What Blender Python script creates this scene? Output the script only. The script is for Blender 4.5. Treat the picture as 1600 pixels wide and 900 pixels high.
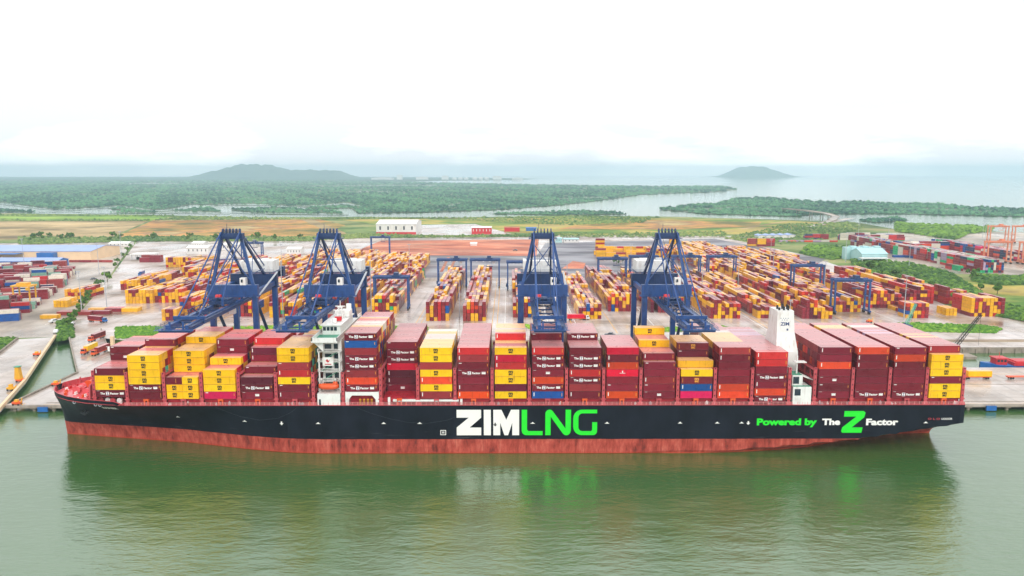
import bpy, math, random
import numpy as np
from mathutils import Vector, Matrix

random.seed(7)
R = math.radians
scene = bpy.context.scene
for o in list(bpy.data.objects):
    bpy.data.objects.remove(o, do_unlink=True)

# ------------------------------------------------------------------ camera
CAM_Z = 109.3
PITCH = R(8.624)
YAW = R(0.24)
F_PX = 1200.0
cd = bpy.data.cameras.new("camera")
cd.lens = 27.0
cd.sensor_width = 36.0
cd.clip_start = 1.0
cd.clip_end = 80000.0
cam = bpy.data.objects.new("camera", cd)
scene.collection.objects.link(cam)
cam.location = (0, 0, CAM_Z)
cam.rotation_euler = (R(90) - PITCH, 0, -YAW)
scene.camera = cam

# ------------------------------------------------------------------ sky
world = bpy.data.worlds.new("World")
scene.world = world
world.use_nodes = True
wn = world.node_tree
wn.nodes.clear()
w_out = wn.nodes.new("ShaderNodeOutputWorld")
w_sky = wn.nodes.new("ShaderNodeTexSky")
w_sky.sky_type = 'NISHITA'
w_sky.sun_disc = False
w_sky.sun_elevation = R(38.5)
w_sky.sun_rotation = R(163.6)
w_sky.dust_density = 4.0
w_b1 = wn.nodes.new("ShaderNodeBackground")
w_b1.inputs[1].default_value = 0.1
wn.links.new(w_sky.outputs[0], w_b1.inputs[0])
w_b2 = wn.nodes.new("ShaderNodeBackground")        # the closed overcast sheet
w_tc = wn.nodes.new("ShaderNodeTexCoord")
w_map = wn.nodes.new("ShaderNodeMapping")
w_map.inputs['Scale'].default_value = (2.0, 2.0, 9.0)
w_noise = wn.nodes.new("ShaderNodeTexNoise")
w_noise.inputs['Scale'].default_value = 2.2
w_noise.inputs['Detail'].default_value = 6.0
w_ramp = wn.nodes.new("ShaderNodeValToRGB")
w_ramp.color_ramp.elements[0].position = 0.44
w_ramp.color_ramp.elements[0].color = (0.625, 0.64, 0.665, 1)
w_ramp.color_ramp.elements[1].position = 0.64
w_ramp.color_ramp.elements[1].color = (1.0, 0.985, 0.975, 1)
wn.links.new(w_tc.outputs['Generated'], w_map.inputs[0])
wn.links.new(w_map.outputs[0], w_noise.inputs['Vector'])
wn.links.new(w_noise.outputs[0], w_ramp.inputs[0])
wn.links.new(w_ramp.outputs[0], w_b2.inputs[0])
w_b2.inputs[1].default_value = 1.7
w_mix = wn.nodes.new("ShaderNodeMixShader")
w_mix.inputs[0].default_value = 0.9
wn.links.new(w_b1.outputs[0], w_mix.inputs[1])
wn.links.new(w_b2.outputs[0], w_mix.inputs[2])
wn.links.new(w_mix.outputs[0], w_out.inputs[0])

sd = bpy.data.lights.new("sun", 'SUN')
sd.energy = 1.2
sd.angle = R(14)
sd.color = (1.0, 0.96, 0.9)
sun = bpy.data.objects.new("sun", sd)
scene.collection.objects.link(sun)
sun.rotation_euler = Vector((-0.22, 0.75, -0.62)).to_track_quat('-Z', 'Y').to_euler()

vs = scene.view_settings
vs.view_transform = 'Standard'
vs.look = 'None'
vs.exposure = 0.12
vs.gamma = 1.0
scene.cycles.volume_bounces = 2
scene.cycles.max_bounces = 8

# ------------------------------------------------------------------ helpers
col = scene.collection
_fw = Vector((math.sin(YAW) * math.cos(PITCH), math.cos(YAW) * math.cos(PITCH), -math.sin(PITCH)))
_rt = Vector((math.cos(YAW), -math.sin(YAW), 0))
_up = _rt.cross(_fw)


def gp(px, py, z=3.0):
    """surveyed ground point: where the sight line through a photo point meets the level z"""
    d = _fw * F_PX + _rt * (px - 800) + _up * (450 - py)
    t = (z - CAM_Z) / d.z
    return (d.x * t, d.y * t)


def s2l(c):
    return tuple(((v / 255) / 12.92 if v / 255 <= 0.04045 else ((v / 255 + 0.055) / 1.055) ** 2.4) for v in c)


def tag(o, label=None, cat=None, group=None, kind=None):
    if label: o["label"] = label
    if cat: o["category"] = cat
    if group: o["group"] = group
    if kind: o["kind"] = kind
    return o


def empty(name, loc=(0, 0, 0), rz=0.0):
    o = bpy.data.objects.new(name, None)
    o.location = loc
    o.rotation_euler = (0, 0, rz)
    col.objects.link(o)
    return o


def copy_tree(o, parent=None):
    c = o.copy()
    col.objects.link(c)
    c.parent = parent
    for ch in o.children:
        copy_tree(ch, c)
    return c


class MB:
    """collects shapes, builds one mesh object"""
    def __init__(self):
        self.v, self.f, self.m = [], [], []

    def add(self, vs_, fs, mi=0):
        b = len(self.v)
        self.v.extend(vs_)
        for f in fs:
            self.f.append([b + i for i in f])
            self.m.append(mi)

    def box(self, x0, x1, y0, y1, z0, z1, mi=0):
        self.add([(x0, y0, z0), (x1, y0, z0), (x1, y1, z0), (x0, y1, z0), (x0, y0, z1), (x1, y0, z1), (x1, y1, z1), (x0, y1, z1)],
                 [(0, 3, 2, 1), (4, 5, 6, 7), (0, 1, 5, 4), (1, 2, 6, 5), (2, 3, 7, 6), (3, 0, 4, 7)], mi)

    def bar(self, p, q, w, h=None, mi=0):
        h = h or w
        p, q = Vector(p), Vector(q)
        d = (q - p).normalized()
        up = Vector((0, 0, 1)) if abs(d.z) < 0.95 else Vector((0, 1, 0))
        s = d.cross(up).normalized() * (w / 2)
        u = s.cross(d).normalized() * (h / 2)
        vs_ = [tuple(p - s - u), tuple(p + s - u), tuple(p + s + u), tuple(p - s + u), tuple(q - s - u), tuple(q + s - u), tuple(q + s + u), tuple(q - s + u)]
        self.add(vs_, [(0, 3, 2, 1), (4, 5, 6, 7), (0, 1, 5, 4), (1, 2, 6, 5), (2, 3, 7, 6), (3, 0, 4, 7)], mi)

    def cyl(self, p, q, r, n=10, r2=None, mi=0):
        r2 = r if r2 is None else r2
        p, q = Vector(p), Vector(q)
        d = (q - p).normalized()
        up = Vector((0, 0, 1)) if abs(d.z) < 0.95 else Vector((0, 1, 0))
        s = d.cross(up).normalized()
        u = s.cross(d).normalized()
        a = [tuple(p + (s * math.cos(t) + u * math.sin(t)) * r) for t in [2 * math.pi * i / n for i in range(n)]]
        b = [tuple(q + (s * math.cos(t) + u * math.sin(t)) * r2) for t in [2 * math.pi * i / n for i in range(n)]]
        fs = [(i, (i + 1) % n, n + (i + 1) % n, n + i) for i in range(n)]
        fs += [tuple(range(n - 1, -1, -1)), tuple(range(n, 2 * n))]
        self.add(a + b, fs, mi)

    def prism(self, poly, z0, z1, mi=0):
        n = len(poly)
        ar = sum(poly[i][0] * poly[(i + 1) % n][1] - poly[(i + 1) % n][0] * poly[i][1] for i in range(n))
        if ar < 0:
            poly = poly[::-1]
        self.add([(x, y, z0) for x, y in poly] + [(x, y, z1) for x, y in poly],
                 [tuple(range(n - 1, -1, -1)), tuple(range(n, 2 * n))] + [(i, (i + 1) % n, n + (i + 1) % n, n + i) for i in range(n)], mi)

    def slab_xz(self, poly, y0, y1, mi=0):
        """outline in x,z given a thickness along y"""
        n = len(poly)
        ar = sum(poly[i][0] * poly[(i + 1) % n][1] - poly[(i + 1) % n][0] * poly[i][1] for i in range(n))
        if ar < 0:
            poly = poly[::-1]
        self.add([(x, y0, z) for x, z in poly] + [(x, y1, z) for x, z in poly],
                 [tuple(range(n)), tuple(range(2 * n - 1, n - 1, -1))] + [(i, n + i, n + (i + 1) % n, (i + 1) % n) for i in range(n)], mi)

    def slab_yz(self, poly, x0, x1, mi=0):
        n = len(poly)
        self.add([(x0, y, z) for y, z in poly] + [(x1, y, z) for y, z in poly],
                 [tuple(range(n - 1, -1, -1)), tuple(range(n, 2 * n))] + [(i, (i + 1) % n, n + (i + 1) % n, n + i) for i in range(n)], mi)

    def build(self, name, mats, parent=None, smooth=False, loc=None):
        me = bpy.data.meshes.new(name)
        me.from_pydata(self.v, [], self.f)
        if not isinstance(mats, (list, tuple)):
            mats = [mats]
        for m in mats:
            me.materials.append(m)
        if len(mats) > 1:
            me.polygons.foreach_set("material_index", self.m)
        if smooth:
            me.polygons.foreach_set("use_smooth", [True] * len(self.f))
        me.update()
        o = bpy.data.objects.new(name, me)
        if loc: o.location = loc
        col.objects.link(o)
        o.parent = parent
        return o


# ------------------------------------------------------------------ materials
def new_mat(name):
    m = bpy.data.materials.new(name)
    m.use_nodes = True
    nt = m.node_tree
    return m, nt, nt.nodes["Principled BSDF"]


def N(nt, t, **kw):
    n = nt.nodes.new(t)
    for k, v in kw.items():
        setattr(n, k, v)
    return n


def noise_of(nt, scale, detail=5, coord='Object', stretch=(1, 1, 1), rough=0.55):
    tc = N(nt, "ShaderNodeTexCoord")
    mp = N(nt, "ShaderNodeMapping")
    mp.inputs['Scale'].default_value = stretch
    nz = N(nt, "ShaderNodeTexNoise")
    nz.inputs['Scale'].default_value = scale
    nz.inputs['Detail'].default_value = detail
    nz.inputs['Roughness'].default_value = rough
    nt.links.new(tc.outputs[coord], mp.inputs[0])
    nt.links.new(mp.outputs[0], nz.inputs['Vector'])
    return nz.outputs[0]


def ramp(nt, fac, stops):
    r = N(nt, "ShaderNodeValToRGB")
    e = r.color_ramp.elements
    while len(e) < len(stops):
        e.new(0.5)
    for i, (p, c) in enumerate(stops):
        e[i].position = p
        e[i].color = (*c, 1) if len(c) == 3 else c
    nt.links.new(fac, r.inputs[0])
    return r.outputs[0]


def mixc(nt, a, b, fac, mode='MIX'):
    m = N(nt, "ShaderNodeMix", data_type='RGBA', blend_type=mode)
    for sock, v in ((m.inputs[0], fac), (m.inputs[6], a), (m.inputs[7], b)):
        if hasattr(v, 'links') or hasattr(v, 'is_output'):
            nt.links.new(v, sock)
        else:
            sock.default_value = v if not isinstance(v, tuple) else ((*v, 1) if len(v) == 3 else v)
    return m.outputs[2]


def math_n(nt, op, a, b=None):
    m = N(nt, "ShaderNodeMath", operation=op)
    for i, v in enumerate((a, b)):
        if v is None: continue
        if isinstance(v, (int, float)):
            m.inputs[i].default_value = v
        else:
            nt.links.new(v, m.inputs[i])
    return m.outputs[0]


def paint(name, c, rough=0.5, var=0.18, scale=0.5, metal=0.0, dirt=None, bump=0.0):
    """plain painted / solid surface with uneven tone and some dirt"""
    m, nt, b = new_mat(name)
    l = s2l(c)
    n1 = noise_of(nt, scale, 6)
    lo = tuple(max(0, v * (1 - var)) for v in l)
    hi = tuple(min(1, v * (1 + var)) for v in l)
    cc = ramp(nt, n1, [(0.3, lo), (0.7, hi)])
    if dirt:
        n2 = noise_of(nt, scale * 2.3, 7, stretch=(1, 1, 0.35))
        f = ramp(nt, n2, [(0.52, (0, 0, 0)), (0.72, (dirt[1],) * 3)])
        cc = mixc(nt, cc, s2l(dirt[0]), f)
    nt.links.new(cc, b.inputs['Base Color'])
    b.inputs['Roughness'].default_value = rough
    b.inputs['Metallic'].default_value = metal
    if bump:
        bp = N(nt, "ShaderNodeBump")
        bp.inputs['Strength'].default_value = bump
        nt.links.new(noise_of(nt, scale * 6, 4), bp.inputs['Height'])
        nt.links.new(bp.outputs[0], b.inputs['Normal'])
    return m


def container_mat(name, attr):
    m, nt, b = new_mat(name)
    if attr:
        a = N(nt, "ShaderNodeAttribute", attribute_name="paint")
        base = a.outputs['Color']
    else:
        a = N(nt, "ShaderNodeObjectInfo")
        base = a.outputs['Color']
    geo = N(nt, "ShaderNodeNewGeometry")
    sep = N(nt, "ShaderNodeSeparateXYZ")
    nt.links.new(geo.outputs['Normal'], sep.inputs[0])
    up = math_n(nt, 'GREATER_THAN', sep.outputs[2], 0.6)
    tcg = N(nt, "ShaderNodeMapping")
    nt.links.new(geo.outputs['Position'], tcg.inputs[0])
    nz = N(nt, "ShaderNodeTexNoise")
    nz.inputs['Scale'].default_value = 0.35
    nz.inputs['Detail'].default_value = 8
    nz.inputs['Roughness'].default_value = 0.65
    nt.links.new(tcg.outputs[0], nz.inputs['Vector'])
    tone = ramp(nt, nz.outputs[0], [(0.35, (0.88,) * 3), (0.68, (1.08,) * 3)])
    c1 = mixc(nt, base, tone, 1.0, 'MULTIPLY')
    # rust streaks running down the corrugation
    mp = N(nt, "ShaderNodeMapping")
    mp.inputs['Scale'].default_value = (1.6, 1.6, 0.18)
    nt.links.new(geo.outputs['Position'], mp.inputs[0])
    n2 = N(nt, "ShaderNodeTexNoise")
    n2.inputs['Scale'].default_value = 1.0
    n2.inputs['Detail'].default_value = 7
    nt.links.new(mp.outputs[0], n2.inputs['Vector'])
    rf = ramp(nt, n2.outputs[0], [(0.6, (0, 0, 0)), (0.8, (0.55, 0.55, 0.55))])
    rf = math_n(nt, 'MULTIPLY', rf, math_n(nt, 'SUBTRACT', 1.0, math_n(nt, 'MULTIPLY', up, 0.7)))
    c2 = mixc(nt, c1, (0.12, 0.035, 0.015), rf)
    # wet-sky brightness put into the roof colour, along with sun-faded paint
    roof_sheen = mixc(nt, c2, (1.0, 0.58, 0.56), 0.16 if attr == 'yard' else 0.42)
    c3 = mixc(nt, c2, roof_sheen, up)
    nt.links.new(c3, b.inputs['Base Color'])
    # roof corrugation ridges and side corrugation as fine relief
    wv = N(nt, "ShaderNodeTexWave")
    wv.inputs['Scale'].default_value = 1.15
    wv.inputs['Distortion'].default_value = 0.0
    nt.links.new(geo.outputs['Position'], wv.inputs[0])
    bp = N(nt, "ShaderNodeBump")
    bp.inputs['Strength'].default_value = 0.25
    bp.inputs['Distance'].default_value = 0.04
    nt.links.new(wv.outputs[0], bp.inputs['Height'])
    nt.links.new(bp.outputs[0], b.inputs['Normal'])
    rr = ramp(nt, nz.outputs[0], [(0.35, (0.26,) * 3), (0.7, (0.36,) * 3)])
    nt.links.new(rr, b.inputs['Roughness'])
    sp = N(nt, 'ShaderNodeMapRange')          # wet roofs shine, sides are dull
    sp.inputs['To Min'].default_value = 0.22
    sp.inputs['To Max'].default_value = 0.6
    nt.links.new(up, sp.inputs[0])
    nt.links.new(sp.outputs[0], b.inputs['Specular IOR Level'])
    return m


M = {}
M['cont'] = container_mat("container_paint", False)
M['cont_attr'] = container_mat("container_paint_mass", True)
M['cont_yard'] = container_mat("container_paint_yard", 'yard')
M['white'] = paint("white_paint", (236, 236, 232), 0.45, 0.06, 0.3, dirt=((150, 110, 80), 0.35))
M['whitewall'] = paint("white_wall", (228, 226, 222), 0.6, 0.08, 0.1, dirt=((160, 140, 120), 0.4))
M['letterwhite'] = paint("white_lettering", (245, 243, 238), 0.5, 0.03, 0.4)
M['lettergreen'] = paint("green_lettering", (22, 232, 40), 0.5, 0.04, 0.4)
M['letterblack'] = paint("black_lettering", (40, 32, 18), 0.5, 0.05)
M['lettergold'] = paint("gold_lettering", (235, 160, 60), 0.5, 0.05)
M['letterpurple'] = paint("purple_emblem", (95, 70, 130), 0.5, 0.2, 3.0)
M['letterred'] = paint("red_lettering", (190, 60, 70), 0.5, 0.05)
M['letterblue'] = paint("blue_lettering", (60, 75, 120), 0.5, 0.05)
M['pink'] = paint("lashing_red_paint", (196, 76, 84), 0.5, 0.15, 0.6, dirt=((120, 40, 35), 0.5))
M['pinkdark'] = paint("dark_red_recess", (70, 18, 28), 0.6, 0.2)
M['deckred'] = paint("deck_red_paint", (224, 96, 102), 0.2, 0.2, 0.25, dirt=((140, 30, 30), 0.5))
M['hatchred'] = paint("hatch_red_paint", (176, 26, 46), 0.45, 0.2, 0.3, dirt=((110, 20, 30), 0.6))
M['orange'] = paint("orange_paint", (232, 92, 40), 0.4, 0.12, 0.8)
M['crane'] = paint("crane_blue_paint", (38, 76, 136), 0.36, 0.2, 0.25, dirt=((30, 40, 70), 0.5))
M['crane2'] = paint("crane_dark_blue_paint", (30, 56, 100), 0.42, 0.2, 0.4)
M['railpink'] = paint("railing_pink_paint", (232, 158, 156), 0.5, 0.1)
M['ropegrey'] = paint("rope_grey", (84, 88, 98), 0.7, 0.1)
M['rtgorange'] = paint("gantry_orange_paint", (222, 138, 104), 0.5, 0.12, 0.3)
M['steel'] = paint("galvanised_steel", (176, 180, 186), 0.4, 0.1, 0.5)
M['dark'] = paint("dark_rubber", (34, 34, 38), 0.7, 0.2, 1.0)
M['glass'] = paint("dark_glass", (34, 48, 60), 0.12, 0.15, 0.8)
M['greendeck'] = paint("green_deck_paint", (70, 150, 120), 0.5, 0.15, 0.5)
M['yellow'] = paint("yellow_machine_paint", (232, 172, 40), 0.45, 0.12, 0.8)
M['red'] = paint("red_paint", (204, 34, 44), 0.4, 0.12, 0.5)
M['bluepaint'] = paint("blue_paint", (34, 104, 178), 0.42, 0.12, 0.3)
M['cyanroof'] = paint("pale_cyan_roof", (176, 214, 216), 0.45, 0.08, 0.15)
M['blueroof'] = paint("pale_blue_roof", (150, 172, 222), 0.4, 0.1, 0.06)
M['cream'] = paint("cream_wall", (236, 204, 166), 0.7, 0.08, 0.1)
M['carwhite'] = paint("car_white", (225, 226, 228), 0.25, 0.04)
M['cargrey'] = paint("car_grey", (110, 114, 120), 0.25, 0.05)
M['greencrane'] = paint("green_crane_paint", (84, 190, 170), 0.45, 0.1)
M['bark'] = paint("bark", (92, 76, 60), 0.9, 0.2, 2.0)


def ground_mat(name, stops, scale, rough=(0.25, 0.7), stretch=(1, 1, 1), bump=0.0, joints=None, spec=0.5):
    m, nt, b = new_mat(name)
    n1 = noise_of(nt, scale, 10, stretch=stretch, rough=0.62)
    c = ramp(nt, n1, [(p, s2l(cc)) for p, cc in stops])
    n3 = noise_of(nt, scale * 17, 6)
    g = ramp(nt, n3, [(0.3, (0.88,) * 3), (0.7, (1.08,) * 3)])
    c = mixc(nt, c, g, 1.0, 'MULTIPLY')
    if stretch != (1, 1, 1):
        n4 = noise_of(nt, scale * 0.3, 8, stretch=(0.8, 1.6, 1), rough=0.7)
        c = mixc(nt, c, ramp(nt, n4, [(0.4, (0.62, 0.62, 0.60)), (0.5, (1.0,) * 3), (0.6, (1.12,) * 3)]), 1.0, 'MULTIPLY')
    if joints:
        tc = N(nt, "ShaderNodeTexCoord")
        br = N(nt, "ShaderNodeTexBrick")
        br.offset = 0.0
        br.inputs['Scale'].default_value = 1.0
        br.inputs['Mortar Size'].default_value = joints[2]
        br.inputs['Brick Width'].default_value = joints[0]
        br.inputs['Row Height'].default_value = joints[1]
        br.inputs['Color1'].default_value = (1, 1, 1, 1)
        br.inputs['Color2'].default_value = (0.9, 0.9, 0.9, 1)
        br.inputs['Mortar'].default_value = (0.6, 0.58, 0.56, 1)
        nt.links.new(tc.outputs['Object'], br.inputs[0])
        ty = ramp(nt, noise_of(nt, 0.25, 6, stretch=(1, 0.05, 1)), [(0.5, (1,) * 3), (0.68, (0.72,) * 3)])   # tyre tracks along the lanes
        c = mixc(nt, c, ty, 1.0, 'MULTIPLY')
        c = mixc(nt, c, br.outputs[0], 1.0, 'MULTIPLY')
    nt.links.new(c, b.inputs['Base Color'])
    n2 = noise_of(nt, scale * 0.8, 6, stretch=stretch)
    r = ramp(nt, n2, [(0.42, (rough[0],) * 3), (0.6, (rough[1],) * 3)])
    nt.links.new(r, b.inputs['Roughness'])
    b.inputs['Specular IOR Level'].default_value = spec
    if bump:
        bp = N(nt, "ShaderNodeBump")
        bp.inputs['Strength'].default_value = bump
        nt.links.new(n3, bp.inputs['Height'])
        nt.links.new(bp.outputs[0], b.inputs['Normal'])
    return m


M['concrete'] = ground_mat("wet_concrete", [(0.36, (140, 118, 100)), (0.45, (180, 162, 148)), (0.55, (206, 192, 184)), (0.68, (220, 210, 206))], 0.02, (0.14, 0.55), joints=(12, 9, 0.12))
M['apron'] = ground_mat("wet_quay_concrete", [(0.36, (160, 144, 130)), (0.5, (192, 178, 166)), (0.66, (210, 198, 192))], 0.03, (0.08, 0.4), joints=(14, 7, 0.1))
M['road'] = ground_mat("pale_road", [(0.36, (140, 126, 112)), (0.5, (176, 162, 146)), (0.64, (200, 186, 170))], 0.03, (0.25, 0.6), stretch=(1, 0.4, 1))
M['asphalt'] = ground_mat("dark_asphalt", [(0.3, (78, 74, 84)), (0.55, (112, 106, 114)), (0.75, (146, 134, 136))], 0.018, (0.3, 0.7), stretch=(0.5, 2, 1))
M['redsoil'] = ground_mat("red_soil", [(0.38, (160, 84, 58)), (0.5, (202, 116, 84)), (0.62, (222, 150, 114))], 0.02, (0.7, 0.9), stretch=(0.5, 1.2, 1))
M['soil'] = ground_mat("bare_soil", [(0.3, (122, 102, 82)), (0.6, (168, 146, 120))], 0.05, (0.6, 0.9))
M['fieldtan'] = ground_mat("tan_field", [(0.38, (128, 114, 82)), (0.5, (178, 154, 110)), (0.62, (204, 178, 132))], 0.009, (0.8, 0.95), stretch=(0.8, 1.01, 1), spec=0.1)
M['fieldorange'] = ground_mat("ochre_field", [(0.38, (108, 108, 62)), (0.45, (166, 138, 76)), (0.51, (206, 150, 86)), (0.57, (156, 122, 86)), (0.64, (198, 176, 120))], 0.009, (0.8, 0.95), stretch=(0.8, 1.01, 1), spec=0.1)
M['fieldgreen'] = ground_mat("green_field", [(0.38, (100, 144, 52)), (0.62, (158, 186, 80))], 0.009, (0.8, 0.95), stretch=(0.8, 1.01, 1), spec=0.1)
M['fieldyellow'] = ground_mat("yellow_grass_field", [(0.38, (84, 124, 54)), (0.47, (132, 146, 70)), (0.55, (186, 166, 88)), (0.64, (170, 152, 98))], 0.009, (0.8, 0.95), stretch=(0.8, 1.01, 1), spec=0.1)
M['scrub'] = ground_mat("scrub_ground", [(0.38, (76, 106, 58)), (0.5, (122, 142, 82)), (0.62, (166, 158, 108))], 0.01, (0.8, 0.95), stretch=(0.8, 1.01, 1), spec=0.1)
M['mud'] = ground_mat("mangrove_mud", [(0.3, (74, 96, 66)), (0.7, (104, 118, 88))], 0.004, (0.6, 0.9), spec=0.2)
M['wallconc'] = paint("quay_wall_concrete", (150, 138, 124), 0.7, 0.25, 0.2, dirt=((60, 54, 48), 0.7))
M['hill'] = ground_mat("hill_woods", [(0.3, (44, 72, 52)), (0.7, (82, 104, 78))], 0.003, (0.9, 0.95), spec=0.1)


def leaf_mat(name, dark, light):
    m, nt, b = new_mat(name)
    a = N(nt, "ShaderNodeAttribute", attribute_name="tone")
    c = ramp(nt, a.outputs['Fac'], [(0.0, s2l(dark)), (1.0, s2l(light))])
    nt.links.new(c, b.inputs['Base Color'])
    b.inputs['Roughness'].default_value = 0.75
    b.inputs['Specular IOR Level'].default_value = 0.25
    return m


M['leaf'] = leaf_mat("tree_leaves", (48, 84, 28), (120, 158, 52))
M['leaf_mangrove'] = leaf_mat("mangrove_leaves", (24, 70, 62), (98, 148, 104))
M['leaf_grass'] = leaf_mat("verge_weeds", (70, 120, 26), (150, 188, 60))
M['leaf_scrub'] = leaf_mat("scrub_leaves", (64, 100, 48), (140, 156, 84))


def water_mat():
    m, nt, b = new_mat("harbour_water")
    n0 = noise_of(nt, 0.006, 5)
    c = ramp(nt, n0, [(0.3, (0.046, 0.126, 0.024)), (0.7, (0.064, 0.152, 0.044))])
    nt.links.new(c, b.inputs['Base Color'])
    b.inputs['IOR'].default_value = 2.0
    b.inputs['Specular IOR Level'].default_value = 0.85
    b.inputs['Roughness'].default_value = 0.05
    tc = N(nt, "ShaderNodeTexCoord")
    sep = N(nt, "ShaderNodeSeparateXYZ")
    nt.links.new(tc.outputs['Object'], sep.inputs[0])
    # the river ruffles in the open reach, the creeks and flats behind the shore lie calm
    mr = N(nt, "ShaderNodeMapRange")
    mr.inputs['From Min'].default_value = 190.0
    mr.inputs['From Max'].default_value = 300.0
    mr.inputs['To Min'].default_value = 1.0
    mr.inputs['To Max'].default_value = 0.55
    nt.links.new(sep.outputs[1], mr.inputs[0])
    na = noise_of(nt, 0.5, 6, stretch=(0.5, 1, 1), rough=0.6)
    nb = noise_of(nt, 0.09, 4, stretch=(0.5, 1, 1))
    gust = ramp(nt, noise_of(nt, 0.012, 4, stretch=(1, 0.7, 1)), [(0.35, (0.45,) * 3), (0.65, (1.0,) * 3)])
    h = math_n(nt, 'ADD', math_n(nt, 'MULTIPLY', math_n(nt, 'MULTIPLY', na, gust), 0.5), math_n(nt, 'MULTIPLY', nb, 0.75))
    h = math_n(nt, 'MULTIPLY', h, mr.outputs[0])
    bp = N(nt, "ShaderNodeBump")
    bp.inputs['Strength'].default_value = 0.8
    bp.inputs['Distance'].default_value = 1.0
    nt.links.new(h, bp.inputs['Height'])
    nt.links.new(bp.outputs[0], b.inputs['Normal'])
    return m


M['water'] = water_mat()


def hull_mat():
    m, nt, b = new_mat("hull_paint")
    tc = N(nt, "ShaderNodeTexCoord")
    sep = N(nt, "ShaderNodeSeparateXYZ")
    nt.links.new(tc.outputs['Object'], sep.inputs[0])
    edge = math_n(nt, 'ADD', sep.outputs[2], math_n(nt, 'MULTIPLY', noise_of(nt, 0.3, 6), 0.25))
    isred = math_n(nt, 'LESS_THAN', edge, 6.0)
    n1 = noise_of(nt, 0.12, 8, stretch=(1, 1, 0.5))
    black = ramp(nt, n1, [(0.3, s2l((14, 17, 26))), (0.7, s2l((30, 34, 46)))])
    scuff = ramp(nt, noise_of(nt, 0.6, 8, stretch=(0.12, 1, 1.5)), [(0.62, (0, 0, 0)), (0.8, (0.35,) * 3)])
    low = math_n(nt, 'LESS_THAN', edge, 9.5)
    black = mixc(nt, black, s2l((120, 116, 118)), math_n(nt, 'MULTIPLY', scuff, low))
    n2 = noise_of(nt, 0.35, 8, stretch=(1, 1, 0.35), rough=0.7)
    red = ramp(nt, n2, [(0.34, s2l((112, 50, 44))), (0.44, s2l((164, 68, 56))), (0.55, s2l((190, 86, 72))), (0.68, s2l((208, 116, 98)))])
    streak = ramp(nt, noise_of(nt, 0.9, 6, stretch=(1, 1, 0.08)), [(0.53, (0, 0, 0)), (0.7, (0.5,) * 3)])
    red = mixc(nt, red, s2l((112, 36, 26)), streak)
    wet = ramp(nt, edge, [(0.0, (0.85,) * 3), (1.0, (0.0,) * 3)])   # weed and wet rust just above the waterline
    red = mixc(nt, red, s2l((196, 62, 36)), wet)
    c = mixc(nt, black, red, isred)
    # faint plate seams
    br = N(nt, "ShaderNodeTexBrick")
    br.inputs['Scale'].default_value = 1.0
    br.inputs['Mortar Size'].default_value = 0.03
    br.inputs['Brick Width'].default_value = 9.0
    br.inputs['Row Height'].default_value = 2.6
    br.inputs['Color1'].default_value = (1, 1, 1, 1)
    br.inputs['Color2'].default_value = (0.93, 0.93, 0.93, 1)
    br.inputs['Mortar'].default_value = (0.72, 0.72, 0.72, 1)
    cx = N(nt, "ShaderNodeCombineXYZ")
    nt.links.new(sep.outputs[0], cx.inputs[0])
    nt.links.new(sep.outputs[2], cx.inputs[1])
    nt.links.new(cx.outputs[0], br.inputs[0])
    c = mixc(nt, c, br.outputs[0], 1.0, 'MULTIPLY')
    nt.links.new(c, b.inputs['Base Color'])
    b.inputs['Roughness'].default_value = 0.45
    b.inputs['Specular IOR Level'].default_value = 0.1
    return m


M['hull'] = hull_mat()


def text_mesh(s, size=1.0, bold=0.0, spacing=1.0):
    cu = bpy.data.curves.new("lettering", 'FONT')
    cu.body = s
    cu.size = size
    cu.offset = bold
    cu.space_character = spacing
    cu.resolution_u = 3
    ob = bpy.data.objects.new("lettering", cu)
    col.objects.link(ob)
    bpy.context.view_layer.update()
    dg = bpy.context.evaluated_depsgraph_get()
    me = bpy.data.meshes.new_from_object(ob.evaluated_get(dg))
    vs_ = [tuple(v.co[:2]) for v in me.vertices]
    fs = [tuple(p.vertices) for p in me.polygons]
    bpy.data.objects.remove(ob, do_unlink=True)
    bpy.data.meshes.remove(me)
    x0 = min(v[0] for v in vs_); x1 = max(v[0] for v in vs_)
    y0 = min(v[1] for v in vs_); y1 = max(v[1] for v in vs_)
    return vs_, fs, (x0, x1, y0, y1)


def fit_text(s, x0, x1, z0, z1, bold=0.0):
    """text filling the rectangle, in x,z"""
    vs_, fs, (a, b_, c, d) = text_mesh(s, 1.0, bold)
    return [(x0 + (x - a) / (b_ - a) * (x1 - x0), z0 + (y - c) / (d - c) * (z1 - z0)) for x, y in vs_], fs


def slab_mesh_arrays(verts, faces, attr=None, attr_name=None):
    me = bpy.data.meshes.new("m")
    nv, nf, k = len(verts), len(faces), faces.shape[1]
    me.vertices.add(nv)
    me.vertices.foreach_set("co", verts.astype(np.float32).ravel())
    me.loops.add(nf * k)
    me.loops.foreach_set("vertex_index", faces.astype(np.int32).ravel())
    me.polygons.add(nf)
    me.polygons.foreach_set("loop_start", np.arange(0, nf * k, k, dtype=np.int32))
    me.polygons.foreach_set("loop_total", np.full(nf, k, dtype=np.int32))
    if attr is not None:
        if attr.ndim == 2:
            a = me.attributes.new(attr_name, 'FLOAT_COLOR', 'POINT')
            a.data.foreach_set("color", np.hstack([attr, np.ones((nv, 1))]).astype(np.float32).ravel())
        else:
            a = me.attributes.new(attr_name, 'FLOAT', 'POINT')
            a.data.foreach_set("value", attr.astype(np.float32))
    me.polygons.foreach_set('use_smooth', np.zeros(nf, dtype=bool))
    me.update()
    me.validate()
    return me


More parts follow.
